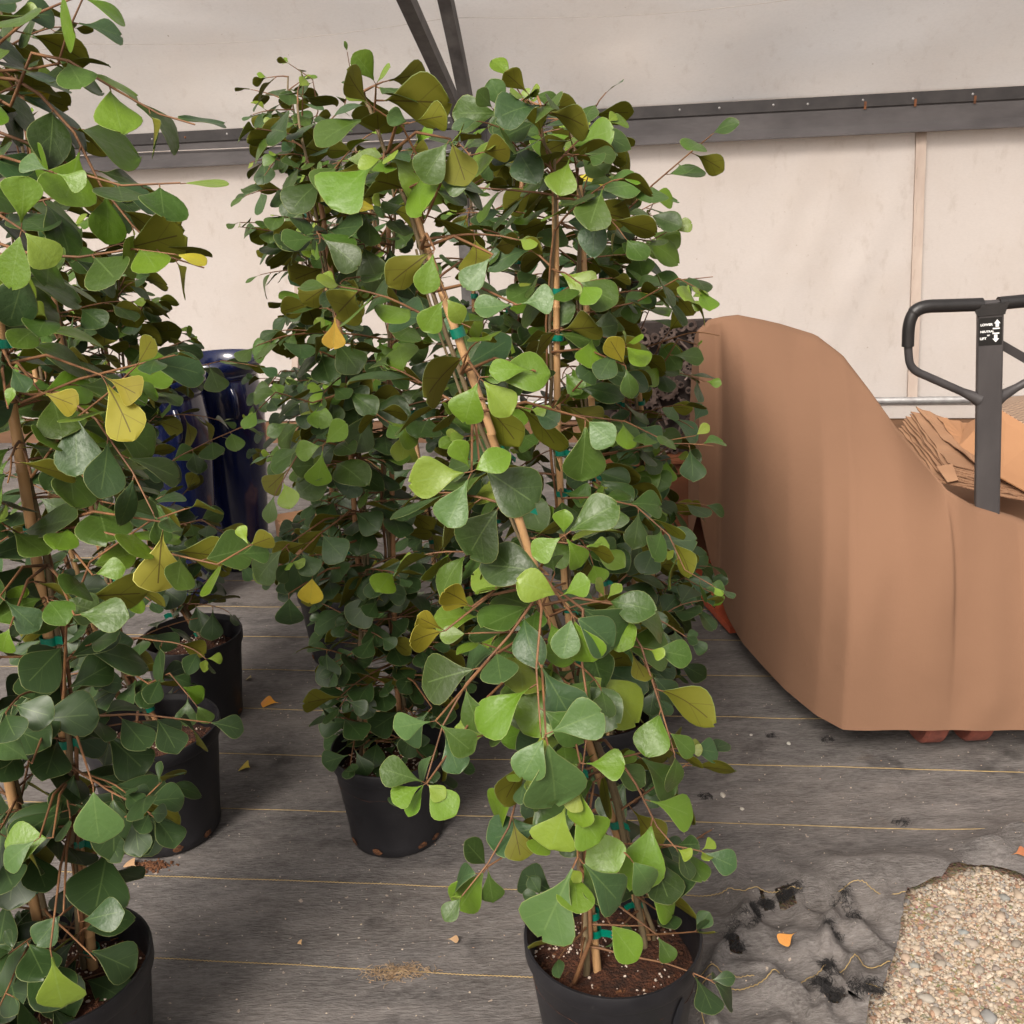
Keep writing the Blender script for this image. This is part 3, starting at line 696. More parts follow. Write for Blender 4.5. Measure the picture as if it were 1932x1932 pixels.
def make_pot(root, c, r, h, R, rings=False):
    org = root.location
    rb = r*.80
    prof = [(.001, .004), (rb*.93, .004), (rb*.98, .0), (rb, .006), (rb*1.005, .022), (rb*.985+.002, .026)]
    for k in range(5): t = (k+1)/5.6; prof.append((lerp(rb, r*.955, t), lerp(.026, h-.03, t)))
    prof += [(r*.955, h-.034), (r*.985, h-.033), (r*.995, h-.029), (r*1.0, h-.004), (r*.992, h), (r*.965, h), (r*.955, h-.006)]
    for k in range(7):
        z = h-.012-k*.009; prof += [(r*.945-(k*.001), z), (r*.937-(k*.001), z-.0045)]
    prof += [(r*.90, h-.085), (r*.88, h-.12)]
    mb = MB(); mb.lathe(prof, 56, c); pot = mb.build('pot', MPOT, root, org, sharp=40)
    for a in (4.55, 5.35, 3.7, 5.9):
        a += R.uniform(-.2, .2); mb = MB(); d = Vector((cos(a), sin(a), 0)); t = Vector((-sin(a), cos(a), 0))
        pc = c + d*(rb*1.002) + Vector((0, 0, .016)); vs = []; n = 10
        for k in range(n):
            an = 2*pi*k/n; rr = R.uniform(.75, 1.15); vs.append(pc + t*(.013*cos(an)*rr) + Vector((0, 0, .008*sin(an)*rr)) + d*.0015)
        vs.append(pc+d*.004); mb.add(vs, [(k, (k+1) % n, n) for k in range(n)], 0, True); mb.build('drain_hole', MDRAIN, pot, org)
    # soil
    sr = r*.925; sz = h-.058; mb = MB(); vs = []; nr, na = 12, 40
    hh = lambda x, y: .010*nz(x, y, c.z+1, 14) + .007*nz(x, y, 3, 45) + .004*nz(x, y, 6, 110)
    for i in range(nr+1):
        for j in range(na):
            a = 2*pi*j/na; x, y = sr*i/nr*cos(a), sr*i/nr*sin(a); vs.append(c + Vector((x, y, sz+hh(x+c.x, y+c.y)-.012*(i/nr)**4+.006*(1-i/nr))))
    mb.add(vs, [(i*na+j, i*na+(j+1) % na, (i+1)*na+(j+1) % na, (i+1)*na+j) for i in range(nr) for j in range(na)], 0, True)
    soil = mb.build('soil', MSOIL, root, org)
    mb = MB()
    for _ in range(420):
        a = R.uniform(0, 6.28); rr = sr*R.random()**.5*.98; x, y = rr*cos(a), rr*sin(a)
        k = nz(x*1.0, y*1.0, c.x*9, 9) - .35*x/sr
        if k < .02 and R.random() < .72: continue
        q = R.uniform(.0011, .0032); i = rr/sr
        stone(mb, c + Vector((x, y, sz+hh(x+c.x, y+c.y)-.012*i**4+.006*(1-i)+q*.3)), q, .9, R)
    tag(mb.build('perlite', MPERL, soil, org), kind='stuff')
    # bark chips
    mb = MB()
    for _ in range(90):
        a = R.uniform(0, 6.28); rr = sr*R.random()**.5*.96; x, y = rr*cos(a), rr*sin(a)
        mb.box(c + Vector((x, y, sz+hh(x+c.x, y+c.y)+.001)), (R.uniform(.004, .014), R.uniform(.002, .005), .002), Matrix.Rotation(R.uniform(0, 6), 3, 'Z') @ Matrix.Rotation(R.gauss(0, .4), 3, 'X'))
    tag(mb.build('bark_chips', MDRAIN, soil, org), kind='stuff')
    return pot
def resample(pts, step):
    out = [pts[0]]; acc = 0
    for a, b in zip(pts, pts[1:]):
        L = (b-a).length; n = max(1, int(L/step))
        out += [lerp(a, b, (i+1)/n) for i in range(n)]
    return out
def make_cane(root, pts, r, R, aged=False, ties=6, tiez=None):
    org = root.location; P = resample(pts, .03); mb = MB(); rad = []
    L = 0; nxt = R.uniform(.08, .2); prs, mats = [], []
    last = P[0]; full = []
    for p in P:
        L += (p-last).length; last = p; k = 1 - .12*L
        if L > nxt:
            for dz, kk in ((-.004, 1.0), (-.002, 1.14), (.0, 1.16), (.003, 1.0)):
                full.append((p+Vector((0, 0, dz)), r*k*kk))
            nxt = L+R.uniform(.16, .24)
        else: full.append((p, r*k))
    mb.tube([q for q, _ in full], [x for _, x in full], 10); cane = mb.build('cane', MCANE2 if aged else MCANE, root, org)
    tot = len(P)
    for k in range(ties):
        t = tiez[k] if tiez else (k+.6)/ties*.92+R.uniform(-.04, .04); i = max(1, min(tot-2, int(t*tot))); p = P[i]; d = (P[i+1]-P[i-1]).normalized()
        mb = MB(); hw = R.uniform(.0055, .0075); off = Vector((R.uniform(.002, .006), -.003, 0))
        ring = [(p+off*.6+d*z, r*1.55) for z in (-hw, hw)]
        mb.tube([ring[0][0], ring[1][0]], [ring[0][1], ring[1][1]], 14, cap=False)
        if R.random() < .75:
            sx = R.choice((-1, 1, 1)); tail = Vector((sx*1.0, -.5, R.uniform(-.2, .2))).normalized(); a = p + off*.6 + tail*r*1.3; ln = R.uniform(.012, .024)
            b = a+tail*ln*.5+d*.002; c = a + tail*ln + d*R.uniform(-.004, .003); th = Vector((.0, -.0008, 0))
            vs = []
            for q in (a, b, c): vs += [q-d*hw*.95+th, q+d*hw*.95+th, q-d*hw*.95-th, q+d*hw*.95-th]
            fs = []
            for i2 in range(2):
                o = i2*4; fs += [(o, o+4, o+5, o+1), (o+2, o+3, o+7, o+6), (o+1, o+5, o+7, o+3), (o, o+2, o+6, o+4)]
            fs.append((8, 10, 11, 9)); mb.add(vs, fs)
        mb.build('tie', MTAPE, cane, org)
    return P
def grow_branch(root, start, d0, L, R, lsz, kind, tone=None, droop=1.0, path=None, step=.030, lfill=1.0, tipbud=True):
    org = root.location
    if path is None:
        n = max(4, int(L/.022)); p = start.copy(); d = d0.normalized(); path = [p.copy()]
        for i in range(n):
            d = (d + Vector((R.gauss(0, .07), R.gauss(0, .07), R.gauss(0, .05)-.055*droop*(i/n+.35)))).normalized()
            p = p + d*L/n
            if p.z < .22: d.z = abs(d.z)*.3
            path.append(p.copy())
    else: path = resample(path, .02)
    k = len(path); r0 = .0021+.0035*min(1, L)*.6
    mb = MB(); mb.tube(path, [lerp(r0, .0011, i/(k-1)) for i in range(k)], 5); br = mb.build('branch', MTWIG, root, org)
    tot = sum((b-a).length for a, b in zip(path, path[1:])); nl = max(2, int(tot/step*lfill)); side = R.choice((-1, 1))
    axis = Vector((root['ax'], root['ay'], 0))
    for i in range(nl+1):
        t = .12+.88*i/nl; f = t*(k-1); a = min(k-2, int(f)); p = lerp(path[a], path[a+1], f-a); B = (path[a+1]-path[a]).normalized()
        S = B.cross(Vector((0, 0, 1)));
        S = S.normalized() if S.length > .1 else Vector((1, 0, 0)); side = -side
        out = p-axis; out.z = 0; out = out.normalized() if out.length > .01 else Vector((0, -1, 0))
        if i == nl: T = B + Vector((R.gauss(0, .2), R.gauss(0, .2), -.1))
        else: T = B*.45 + S*side*R.uniform(.5, 1.0) + out*.15 + Vector((0, 0, R.uniform(-.75, .15)))
        Nn = Vector((R.gauss(0, .38), -.40+R.gauss(0, .38), .85)) + out*.45
        if R.random() < .20: Nn = Vector((R.gauss(0, .6), .75, .55))
        sz = lsz*R.uniform(.75, 1.2)*(1 if t < .75 else lerp(1, .62, (t-.75)/.25))
        put_leaf(p, T, Nn, sz, leafcol(R, kind if t < .8 else ('mid' if kind == 'dark' else 'bright')), br, org, R)
    if tipbud and R.random() < .55:
        for q in range(2):
            put_leaf(path[-1], B+Vector((R.gauss(0, .5), R.gauss(0, .5), R.uniform(-.1, .6))), Vector((R.gauss(0, .5), -.6, .6)), lsz*R.uniform(.3, .45), (*[v*R.uniform(.9, 1.1) for v in PALE], 1), br, org, R)
    return br
def make_plant(label, base, r, h, canes, seed, nbr=40, blen=(.10, .24), lsz=.068, kind='mid', heroes=(), clusters=(), zmin=.03, aged=False, tip=True, lean_leaf=None, group=None, dens=None, caner=.0068, tiesn=7, clear=(), low=0):
    global STORE
    R = random.Random(seed); STORE = {'l': [], 'clear': []}
    for ci in clear:
        pp = canes[ci]; STORE['clear'].append([(topx(a), topx(b), (a.y+b.y)/2) for a, b in zip(pp, pp[1:])])
    root = empty('potted_fig', base); root['ax'] = base.x; root['ay'] = base.y
    tag(root, label, 'potted plant', group)
    make_pot(root, base.copy(), r, h, R)
    allP = []
    for ci, pts in enumerate(canes):
        P = make_cane(root, pts, caner*R.uniform(.9, 1.1), R, aged and R.random() < .7, tiesn); 
        # climbing stem beside the cane, ending in a shoot above it
        ph = R.uniform(0, 6.28); st = []
        for i, p in enumerate(P[::2]):
            a = ph + i*.30; st.append(p + Vector((cos(a)*.014, sin(a)*.014, 0)) + Vector((R.gauss(0, .002), R.gauss(0, .002), 0)))
        st[0] = P[0] + Vector((cos(ph)*.03, sin(ph)*.03, -.012))
        up = (P[-1]-P[-4]).normalized()
        if tip:
            q = st[-1]
            for i in range(5): q = q + (up + Vector((R.gauss(0, .25), R.gauss(0, .25), .3))).normalized()*.035; st.append(q)
        n = len(st); mb = MB(); mb.tube(st, [lerp(.0062, .0022, (i/n)**1.2) for i in range(n)], 7); mb.build('stem', MSTEM, root, root.location)
        st2 = [p + Vector((R.uniform(-.03, .03), R.uniform(-.03, .03), 0)) if i < 2 else p + Vector((cos(ph+2+i*.2)*.010, sin(ph+2+i*.2)*.010, 0)) for i, p in enumerate(st[:int(n*.8)])]
        mb = MB(); mb.tube(st2, [lerp(.0045, .0018, i/len(st2)) for i in range(len(st2))], 6); mb.build('stem', MSTEM if R.random() < .5 else MTWIG, root, root.location)
        allP.append(st)
    zs = base.z+h
    for b in range(nbr):
        st = allP[b % len(allP)]; t = ((b//len(allP))+R.random())/(nbr/len(allP)); t = t**(dens or 1.0); f = t*(len(st)-1); a = min(len(st)-2, int(f)); p = lerp(st[a], st[a+1], f-a)
        if p.z < zs+zmin: p = p + Vector((0, 0, R.uniform(0, .1)))
        az = R.uniform(0, 2*pi); el = R.uniform(.0, .75)
        if R.random() < .3: az = R.uniform(pi*1.1, pi*1.9)     # more shoots on the open, bright side
        L = R.uniform(*blen)*(1-.62*max(0, t-.72)/.28)*(1 if t > .12 else .65)
        grow_branch(root, p, Vector((cos(az)*cos(el), sin(az)*cos(el), sin(el))), L, R, lsz, kind)
    for b in range(low):      # short leafy shoots low on the stems
        st = allP[b % len(allP)]; f = R.uniform(.03, .34)*(len(st)-1); a = int(f); p = lerp(st[a], st[a+1], f-a); az = R.uniform(0, 6.283)
        grow_branch(root, p + Vector((0, 0, .03)), Vector((cos(az), sin(az), R.uniform(.1, .6))), R.uniform(.07, .15), R, lsz*.95, kind)
    if tip:
        for st in allP:
            for i in range(len(st)-6, len(st)-1):
                a = R.uniform(0, 6.28); put_leaf(st[i], Vector((cos(a), sin(a), R.uniform(-.2, .5))), Vector((R.gauss(0, .3), -.3, 1)), lsz*R.uniform(.42, .75), leafcol(R, 'bright' if kind != 'dark' else 'mid'), root, root.location, R)
    for Yd, pl, ls in heroes:
        Y0, Y1 = Yd if isinstance(Yd, tuple) else (Yd, Yd); n = len(pl)
        path = [atY(x, y, lerp(Y0, Y1, i/(n-1))) for i, (x, y) in enumerate(pl)]
        near = min((q for st in allP for q in st), key=lambda q: (q-path[0]).length)
        if (near-path[0]).length < .35: path = [near, lerp(near, path[0], .5)+Vector((0, 0, .012))] + path
        grow_branch(root, None, None, .3, R, ls*1.18, kind, path=path, step=.036)
    for Yc, node, tips in clusters:
        nd = atY(*node, Yc); near = min((q for st in allP for q in st), key=lambda q: (q-nd).length + .6*max(0, nd.z-q.z-.1))
        mid = lerp(near, nd, .5) + Vector((0, 0, .02)); mb = MB(); mb.tube([near, mid, nd], [.0028, .0022, .0014], 5); br = mb.build('branch', MTWIG, root, root.location)
        for tp in tips:
            x, y, col = tp[:3]; under = len(tp) > 3 and tp[3]
            tq = atY(x, y, Yc-.012+R.uniform(-.012, .012)); T = tq-nd; L = T.length/1.10
            view = (CAMP-nd).normalized(); Nn = view + Vector((R.gauss(0, .22), 0, .35+R.gauss(0, .15)))
            if under: Nn = -view + Vector((R.gauss(0, .15), 0, .25))
            k = R.uniform(.9, 1.1); put_leaf(nd, T, Nn, L, (col[0]*k, col[1]*k, col[2]*k, 1), br, root.location, R, force=True)
    print('LEAVES', label[:30], flush_leaves(root)); STORE = None
    return root

def cane_px(base, h, pts, Y0=None, Y1=None):
    """bottom pixel lies on the soil; the rest follow the picture at depths running from the bottom's to Y1"""
    b = gnd(pts[0][0], pts[0][1], base.z+h-.06); Y0 = b.y; Y1 = Y1 if Y1 else Y0; n = len(pts); ys = pts[0][1]; ye = pts[-1][1]
    out = [b]
    for x, y in pts[1:]: out.append(atY(x, y, lerp(Y0, Y1, (ys-y)/(ys-ye))))
    d = (out[1]-out[0]).normalized(); out[0] = out[0]-d*.05
    return out
# ---- pot positions
def rimpos(px, py, h): p = gnd(px, py, h); p.z = .012; return p
def basepos(px, py): p = gnd(px, py, .012); p.z = .012; return p
bG = rimpos(1156, 1768, .25); bA = rimpos(112, 1828, .25); bB = rimpos(286, 1377, .28); bC = rimpos(362, 1197, .27)
bD = rimpos(736, 1413, .232); bE = basepos(655, 1232); bF = basepos(862, 1348); bH = basepos(1130, 1490); bI = basepos(1198, 1325)

YG = bG.y
make_plant('leaning bright green fig in black pot beside the torn rumpled cloth', bG, .152, .25,
    [cane_px(bG, .25, [(1222, 1775), (1175, 1610), (1040, 1170), (915, 780), (775, 385)], Y1=YG+.10),
     cane_px(bG, .25, [(1128, 1838), (1112, 1690), (1075, 1450), (1040, 1280)], Y1=YG+.02)], 21, nbr=52, blen=(.08, .21), lsz=.080, kind='bright', zmin=.0,
    heroes=[((YG-.05, YG-.22), [(1010, 1130), (960, 1200), (880, 1290), (835, 1370), (805, 1470)], .062), ((YG-.1, YG-.2), [(1100, 1150), (1098, 1250), (1112, 1350), (1095, 1480)], .066),
            ((YG-.1, YG-.2), [(1022, 1150), (1012, 1260), (1020, 1380)], .068), ((YG-.02, YG-.12), [(1160, 1140), (1210, 1220), (1245, 1330), (1272, 1420)], .064),
            ((YG-.05, YG-.15), [(1030, 1420), (985, 1470), (960, 1560), (920, 1630), (872, 1690)], .060), ((YG-.05, YG-.2), [(1120, 1480), (1105, 1580), (1080, 1640)], .07),
            ((YG+.1, YG+.02), [(800, 400), (790, 300), (760, 240), (700, 200)], .062), ((YG+.1, YG), [(800, 420), (830, 350), (850, 300), (865, 270)], .064),
            ((YG, YG-.1), [(1160, 1420), (1200, 1480), (1240, 1560), (1275, 1600)], .066), ((YG, YG-.05), [(990, 1350), (950, 1380), (900, 1390)], .06)],
    clusters=[(YG-.10, (905, 712), [(872, 792, BRI), (962, 775, PALE), (1030, 700, BRI)]), (YG-.16, (890, 890), [(780, 905, PALE), (845, 988, AQUA), (948, 855, BRI), (862, 838, BRI)]),
              (YG-.12, (905, 880), [(1008, 948, DARK)]), (YG-.10, (948, 948), [(878, 1045, DARK)]), (YG-.10, (1035, 1085), [(925, 1055, DARK)]),
              (YG-.16, (1065, 1010), [(1006, 1045, BRI), (1102, 1066, BRI), (1062, 968, BRI), (1150, 950, MID)]), (YG-.18, (1056, 1125), [(988, 1098, PALE), (1105, 1100, BRI)]),
              (YG-.18, (1080, 1160), [(1062, 1238, AQUA), (1112, 1250, BRI), (1160, 1215, BLUE)]), (YG-.24, (1030, 1385), [(1128, 1345, AQUA), (985, 1465, AQUA), (1058, 1530, AQUA)]),
              (YG-.22, (1095, 1440), [(1175, 1445, BRI)]), (YG-.20, (1072, 1508), [(1040, 1600, PALE), (1130, 1585, BRI)]), (YG-.24, (1090, 1618), [(1175, 1705, BLUE), (1020, 1768, AQUA)]),
              (YG-.16, (1188, 1618), [(1240, 1685, AQUA)]), (YG-.18, (1148, 1738), [(1200, 1808, BRI)]), (YG-.10, (1238, 1762), [(1268, 1812, MID)]), (YG-.1, (1225, 1690), [(1280, 1730, BRI)]),
              (YG-.24, (805, 1478), [(735, 1452, MID), (745, 1505, BRI), (838, 1505, PALE), (856, 1535, BRI)]), (YG-.22, (822, 1360), [(748, 1372, AQUA), (890, 1418, MID)]),
              (YG-.1, (920, 1635), [(880, 1590, DARK), (930, 1705, MID), (858, 1725, BRI)]), (YG+.0, (772, 232), [(842, 215, BRI, True), (735, 215, AQUA)]), (YG+.0, (850, 262), [(880, 345, BRI, True), (800, 330, MID)]),
              (YG-.05, (820, 470), [(735, 530, MID, True), (800, 545, BRI)]), (YG-.08, (840, 560), [(800, 620, BRI), (870, 600, PALE)]), (YG-.05, (930, 480), [(880, 540, AQUA)]),
              (YG-.1, (975, 575), [(1040, 560, AQUA), (900, 580, AQUA)]), (YG-.1, (1010, 700), [(940, 690, BRI)]), (YG-.1, (1105, 790), [(1155, 835, AQUA), (1100, 905, MID)]),
              (YG-.06, (890, 1145), [(835, 1105, YEL, True), (835, 1130, YEL, True)]), (YG-.06, (840, 1190), [(790, 1165, YEL, True), (770, 1205, YEL, True)])], clear=(0,))

YH = bH.y
make_plant('tall fig on upright bamboo cane in black pot directly behind the leaning one', bH, .14, .235,
    [cane_px(bH, .235, [(1098, 1400), (1065, 1100), (1052, 800), (1047, 338)], Y1=YH-.10), cane_px(bH, .235, [(1150, 1395), (1130, 1000), (1093, 350)], Y1=YH+.12)], 33, nbr=72, blen=(.12, .30), lsz=.082, kind='mid',
    heroes=[((YH-.05, YH-.25), [(1070, 430), (1150, 430), (1230, 350), (1300, 290), (1342, 255)], .062), ((YH-.15, YH-.4), [(1060, 940), (1130, 938), (1200, 955), (1262, 1010), (1292, 1075), (1345, 1105)], .060),
            ((YH-.1, YH-.3), [(1060, 760), (1120, 695), (1180, 650)], .064), ((YH-.1, YH-.3), [(1060, 780), (1180, 795), (1255, 832), (1312, 822)], .060), ((YH-.05, YH-.2), [(1060, 600), (1200, 570), (1280, 525), (1318, 545)], .060),
            ((YH-.1, YH-.12), [(1047, 345), (1025, 260), (990, 190), (965, 150)], .066), ((YH-.1, YH-.2), [(1020, 330), (960, 260), (930, 205)], .066)],
    clusters=[(YH-.18, (1022, 262), [(1012, 205, BRI, True)]), (YH-.15, (955, 215), [(930, 155, AQUA), (860, 210, MID)]), (YH-.12, (1000, 180), [(955, 135, MID, True), (1055, 185, MID)]), (YH-.3, (1180, 690), [(1195, 745, MID), (1150, 640, YEL, True)])], caner=.0076, clear=(0,))
YI = bI.y
make_plant('bushy fig in black pot next to the scrap metal panel', bI, .14, .235,
    [cane_px(bI, .235, [(1205, 1205), (1190, 1040), (1160, 450)], Y1=YI), cane_px(bI, .235, [(1235, 1195), (1225, 900), (1185, 560)], Y1=YI-.05)], 41, nbr=74, blen=(.12, .27), lsz=.082, kind='mid',
    heroes=[((YI-.1, YI-.3), [(1240, 1120), (1290, 1090), (1345, 1120)], .06), ((YI-.1, YI-.3), [(1230, 720), (1280, 640), (1315, 650)], .06)], aged=True)
YD_ = bD.y
make_plant('dark leaved fig in black pot standing alone on open cloth', bD, .138, .232,
    [cane_px(bD, .232, [(690, 1425), (683, 1180), (650, 680), (603, 368)], Y1=YD_+.05), cane_px(bD, .232, [(760, 1425), (745, 1250), (737, 760), (733, 420)], Y1=YD_+.12)], 55, nbr=96, blen=(.10, .25), lsz=.076, kind='dark', zmin=-.04, dens=1.2, low=34,
    heroes=[((YD_-.05, YD_-.22), [(640, 840), (600, 830), (560, 860), (520, 930)], .06), ((YD_-.05, YD_-.2), [(640, 980), (600, 1010), (550, 1060)], .06), ((YD_-.05, YD_-.2), [(650, 740), (590, 760), (520, 740), (490, 770)], .058)],
    clusters=[(YD_-.2, (545, 1120), [(548, 1190, BLUE)]), (YD_-.2, (590, 1085), [(585, 1140, YEL)]), (YD_-.1, (632, 590), [(630, 655, (.5, .33, .05))]), (YD_-.16, (540, 1030), [(580, 1110, BLUE), (480, 1090, MID)]),
              (YD_-.18, (815, 1335), [(760, 1395, BLUE)]), (YD_-.2, (610, 840), [(600, 915, BRI), (560, 850, BRI), (650, 800, BRI)])], aged=True)
YE = bE.y
make_plant('tallest dark fig rising behind the lone pot near the blue urns', bE, .14, .24,
    [cane_px(bE, .24, [(640, 1140), (610, 700), (566, 262)], Y1=YE+.1), cane_px(bE, .24, [(675, 1135), (640, 700), (585, 330)], Y1=YE)], 63, nbr=92, blen=(.12, .27), lsz=.070, kind='dark',
    heroes=[((YE+.08, YE), [(575, 290), (600, 210), (590, 150), (545, 120)], .040), ((YE+.05, YE), [(600, 250), (650, 200), (662, 140), (655, 98)], .044), ((YE, YE-.15), [(600, 450), (540, 440), (485, 432), (452, 428)], .045),
            ((YE, YE-.1), [(590, 330), (520, 300), (500, 330)], .045), ((YE, YE-.2), [(600, 700), (530, 700), (480, 760)], .055)], aged=True)
YF = bF.y
make_plant('leafy fig in black pot with a small white label', bF, .14, .24,
    [cane_px(bF, .24, [(845, 1235), (780, 800), (698, 378)], Y1=YF+.12), cane_px(bF, .24, [(885, 1235), (900, 800), (890, 420)], Y1=YF+.1), cane_px(bF, .24, [(905, 1235), (960, 800), (985, 330)], Y1=YF+.1)], 71, nbr=100, blen=(.12, .28), lsz=.078, kind='dark', aged=True)
mb = MB(); rr = .1262
vs = []
for i in range(9):
    a = -1.72 + .155*i/8*1.6
    for z in (.145, .168): vs.append(bF + Vector((rr*1.012*cos(a)*(1+.06*(z-.15)), rr*1.012*sin(a)*(1+.06*(z-.15)), z)))
potF = [o for o in bpy.data.objects if o.name.startswith('pot') and o.parent and o.parent.location == bF][0]
mb.add(vs, [(i*2, i*2+2, i*2+3, i*2+1) for i in range(8)], 0, True); mb.build('label', MLABEL, potF, bF)
YA = bA.y
make_plant('broad leaved fig in black pot on long thick pale cane', bA, .152, .25,
    [cane_px(bA, .25, [(176, 1830), (132, 1460), (60, 1000), (10, 690), (-70, 180)], Y1=YA+.06), cane_px(bA, .25, [(98, 1868), (51, 1643), (12, 1453), (-60, 1050), (-110, 700)], Y1=YA+.05)], 81, nbr=82, blen=(.10, .24), lsz=.086, kind='bright', zmin=-.03, dens=1.0, low=14,
    heroes=[((YA+.0, YA-.05), [(20, 200), (60, 100), (130, 115), (220, 170), (300, 215), (368, 235)], .062), ((YA, YA-.05), [(30, 150), (75, 178), (140, 250), (190, 350), (250, 425), (305, 480), (385, 505)], .066), ((YA, YA-.02), [(60, 130), (110, 120), (128, 60), (155, 0)], .055),
            ((YA-.02, YA-.1), [(0, 460), (60, 480), (150, 485), (250, 470), (330, 480)], .064), ((YA, YA-.12), [(40, 760), (150, 715), (250, 690), (330, 670)], .060), ((YA-.02, YA-.1), [(60, 900), (130, 800), (200, 745), (258, 690)], .062),
            ((YA, YA-.1), [(60, 745), (110, 740), (180, 790), (250, 890), (290, 970)], .064), ((YA, YA-.15), [(80, 995), (150, 995), (220, 1010), (300, 1040), (410, 1065), (470, 1030)], .062), ((YA-.02, YA-.12), [(120, 1330), (125, 1180), (170, 1060), (280, 985), (350, 960)], .066),
            ((YA, YA-.08), [(0, 250), (80, 280), (160, 330), (230, 350), (340, 345)], .066), ((YA, YA-.08), [(0, 80), (60, 30), (130, 0), (190, -20)], .06), ((YA, YA-.1), [(100, 1560), (180, 1560), (240, 1540), (300, 1480)], .06)],
    clusters=[(YA-.12, (308, 985), [(296, 1108, (.58, .55, .12), True)]), (YA-.1, (192, 708), [(262, 745, YEL, True), (258, 822, (.5, .46, .05), True)]), (YA-.1, (75, 738), [(142, 765, YEL, True)]), (YA-.12, (100, 325), [(158, 345, BRI), (40, 300, AQUA)]), (YA-.14, (40, 432), [(45, 345, BRI), (100, 490, PALE), (20, 540, BRI)]),
              (YA-.1, (50, 500), [(20, 610, BLUE)]), (YA-.1, (20, 690), [(45, 730, BLUE)]), (YA-.14, (15, 770), [(20, 735, BRI)]), (YA-.12, (0, 1125), [(65, 1180, BLUE)]), (YA-.14, (140, 1160), [(225, 1155, MID)]), (YA-.12, (175, 1085), [(228, 1070, BRI)]), (YA-.14, (175, 1480), [(185, 1590, AQUA)]),
              (YA-.2, (95, 1790), [(115, 1905, PALE)]), (YA-.15, (20, 1180), [(0, 1230, BRI)]), (YA-.15, (100, 1580), [(10, 1590, BRI)]), (YA-.15, (60, 1440), [(10, 1400, AQUA)]), (YA-.16, (75, 1580), [(0, 1630, AQUA)]), (YA-.12, (150, 1740), [(215, 1720, BLUE)]), (YA-.15, (120, 1720), [(70, 1780, BLUE)])], caner=.0088, clear=(0,))
YB = bB.y
make_plant('slanting fig in large scuffed black pot with soil spilling underneath', bB, .158, .28,
    [cane_px(bB, .28, [(300, 1370), (245, 1270), (190, 1044), (144, 822), (40, 180)], Y1=YB+.15), cane_px(bB, .28, [(255, 1360), (215, 1300), (120, 1000), (30, 500)], Y1=YB+.2)], 93, nbr=72, blen=(.12, .30), lsz=.080, kind='dark', dens=.75, aged=True, zmin=.05,
    heroes=[((YB, YB-.15), [(280, 1290), (320, 1270), (370, 1330)], .055)])
YC = bC.y
make_plant('short bushy fig in black pot before the navy glazed urns', bC, .142, .262,
    [cane_px(bC, .262, [(375, 1200), (330, 1130), (270, 900), (240, 650)], Y1=YC+.15), cane_px(bC, .262, [(345, 1190), (310, 1120), (230, 850), (190, 600)], Y1=YC+.2)], 105, nbr=68, blen=(.12, .32), lsz=.078, kind='dark', dens=.7, aged=True, zmin=.12,
    heroes=[((YC, YC-.1), [(280, 740), (340, 700), (420, 680), (480, 690)], .06), ((YC, YC-.1), [(280, 900), (340, 860), (400, 830), (470, 800)], .06), ((YC, YC-.1), [(300, 1000), (380, 980), (430, 1010), (450, 1060)], .06)])

# dark round stand-in patch over an unseen label on the front pot
mb = MB(); vs = []; potG = [o for o in bpy.data.objects if o.name.startswith('pot') and o.parent and o.parent.location == bG and o.type == 'MESH'][0]
c0 = -.82
for k in range(22):
    a = 2*pi*k/22; da = .085*cos(a)+.035*sin(a); dz = .034*sin(a); z = .165+dz; rr = lerp(.152*.80, .152*.955, (z-.026)/(.25-.056)) + .002
    vs.append(bG + Vector((rr*cos(c0+da), rr*sin(c0+da), z)))
rr = lerp(.152*.80, .152*.955, (.165-.026)/(.194)) + .0025; vs.append(bG+Vector((rr*cos(c0), rr*sin(c0), .165)))
mb.add(vs, [(k, (k+1) % 22, 22) for k in range(22)], 0, True); mb.build('standin_patch', MDARKPATCH, potG, bG)

# ================================================================== OTHER THINGS
# navy glazed urns
def urn(px, topy, halfw, Y, label):
    c = atY(px, topy, Y); zt = c.z; c.z = .012; r = halfw
    prof = [(.001, .006), (r*.55, .006), (r*.60, .0), (r*.66, .03), (r*.82, zt*.35), (r*.96, zt*.62), (r*1.0, zt*.78), (r*.93, zt*.885), (r*.90, zt*.91), (r*1.02, zt*.935), (r*1.07, zt*.955), (r*1.05, zt*.985), (r*1.0, zt-.012), (r*.93, zt-.014), (r*.88, zt*.93), (r*.86, zt*.8), (r*.7, zt*.5)]
    root = empty('glazed_urn', c); tag(root, label, 'urn')
    mb = MB(); mb.lathe(prof, 48, c); mb.build('body', MGLAZE, root, c)
    mb = MB(); mb.lathe([(r*.905, zt*.895), (r*.935, zt*.90), (r*.935, zt*.915), (r*.905, zt*.92)], 48, c); mb.build('neck_ring', MGLAZE, root, c)
    for a in (-1.0, 2.1):
        mb = MB(); d = Vector((cos(a), sin(a), 0)); mb.tube([c+d*r*.95+Vector((0, 0, zt*.86)), c+d*(r*1.09)+Vector((0, 0, zt*.83)), c+d*(r*1.08)+Vector((0, 0, zt*.76)), c+d*r*.97+Vector((0, 0, zt*.74))], .011, 8); mb.build('handle', MGLAZE, root, c)
urn(405, 672, .165, 3.95, 'tall navy blue glazed urn with rolled rim by the film wall')
urn(298, 706, .155, 3.6, 'slightly shorter navy glazed urn half hidden by fig branches')
c = gnd(425, 1058, .012); c.z = .012
mb = MB(); mb.lathe([(.001, .004), (.10, .0), (.13, .02), (.145, .05), (.14, .055), (.125, .025), (.001, .015)], 36, c); tag(mb.build('saucer', MGLAZE, None, c), 'dark navy glazed saucer on the cloth beside the urns', 'saucer')

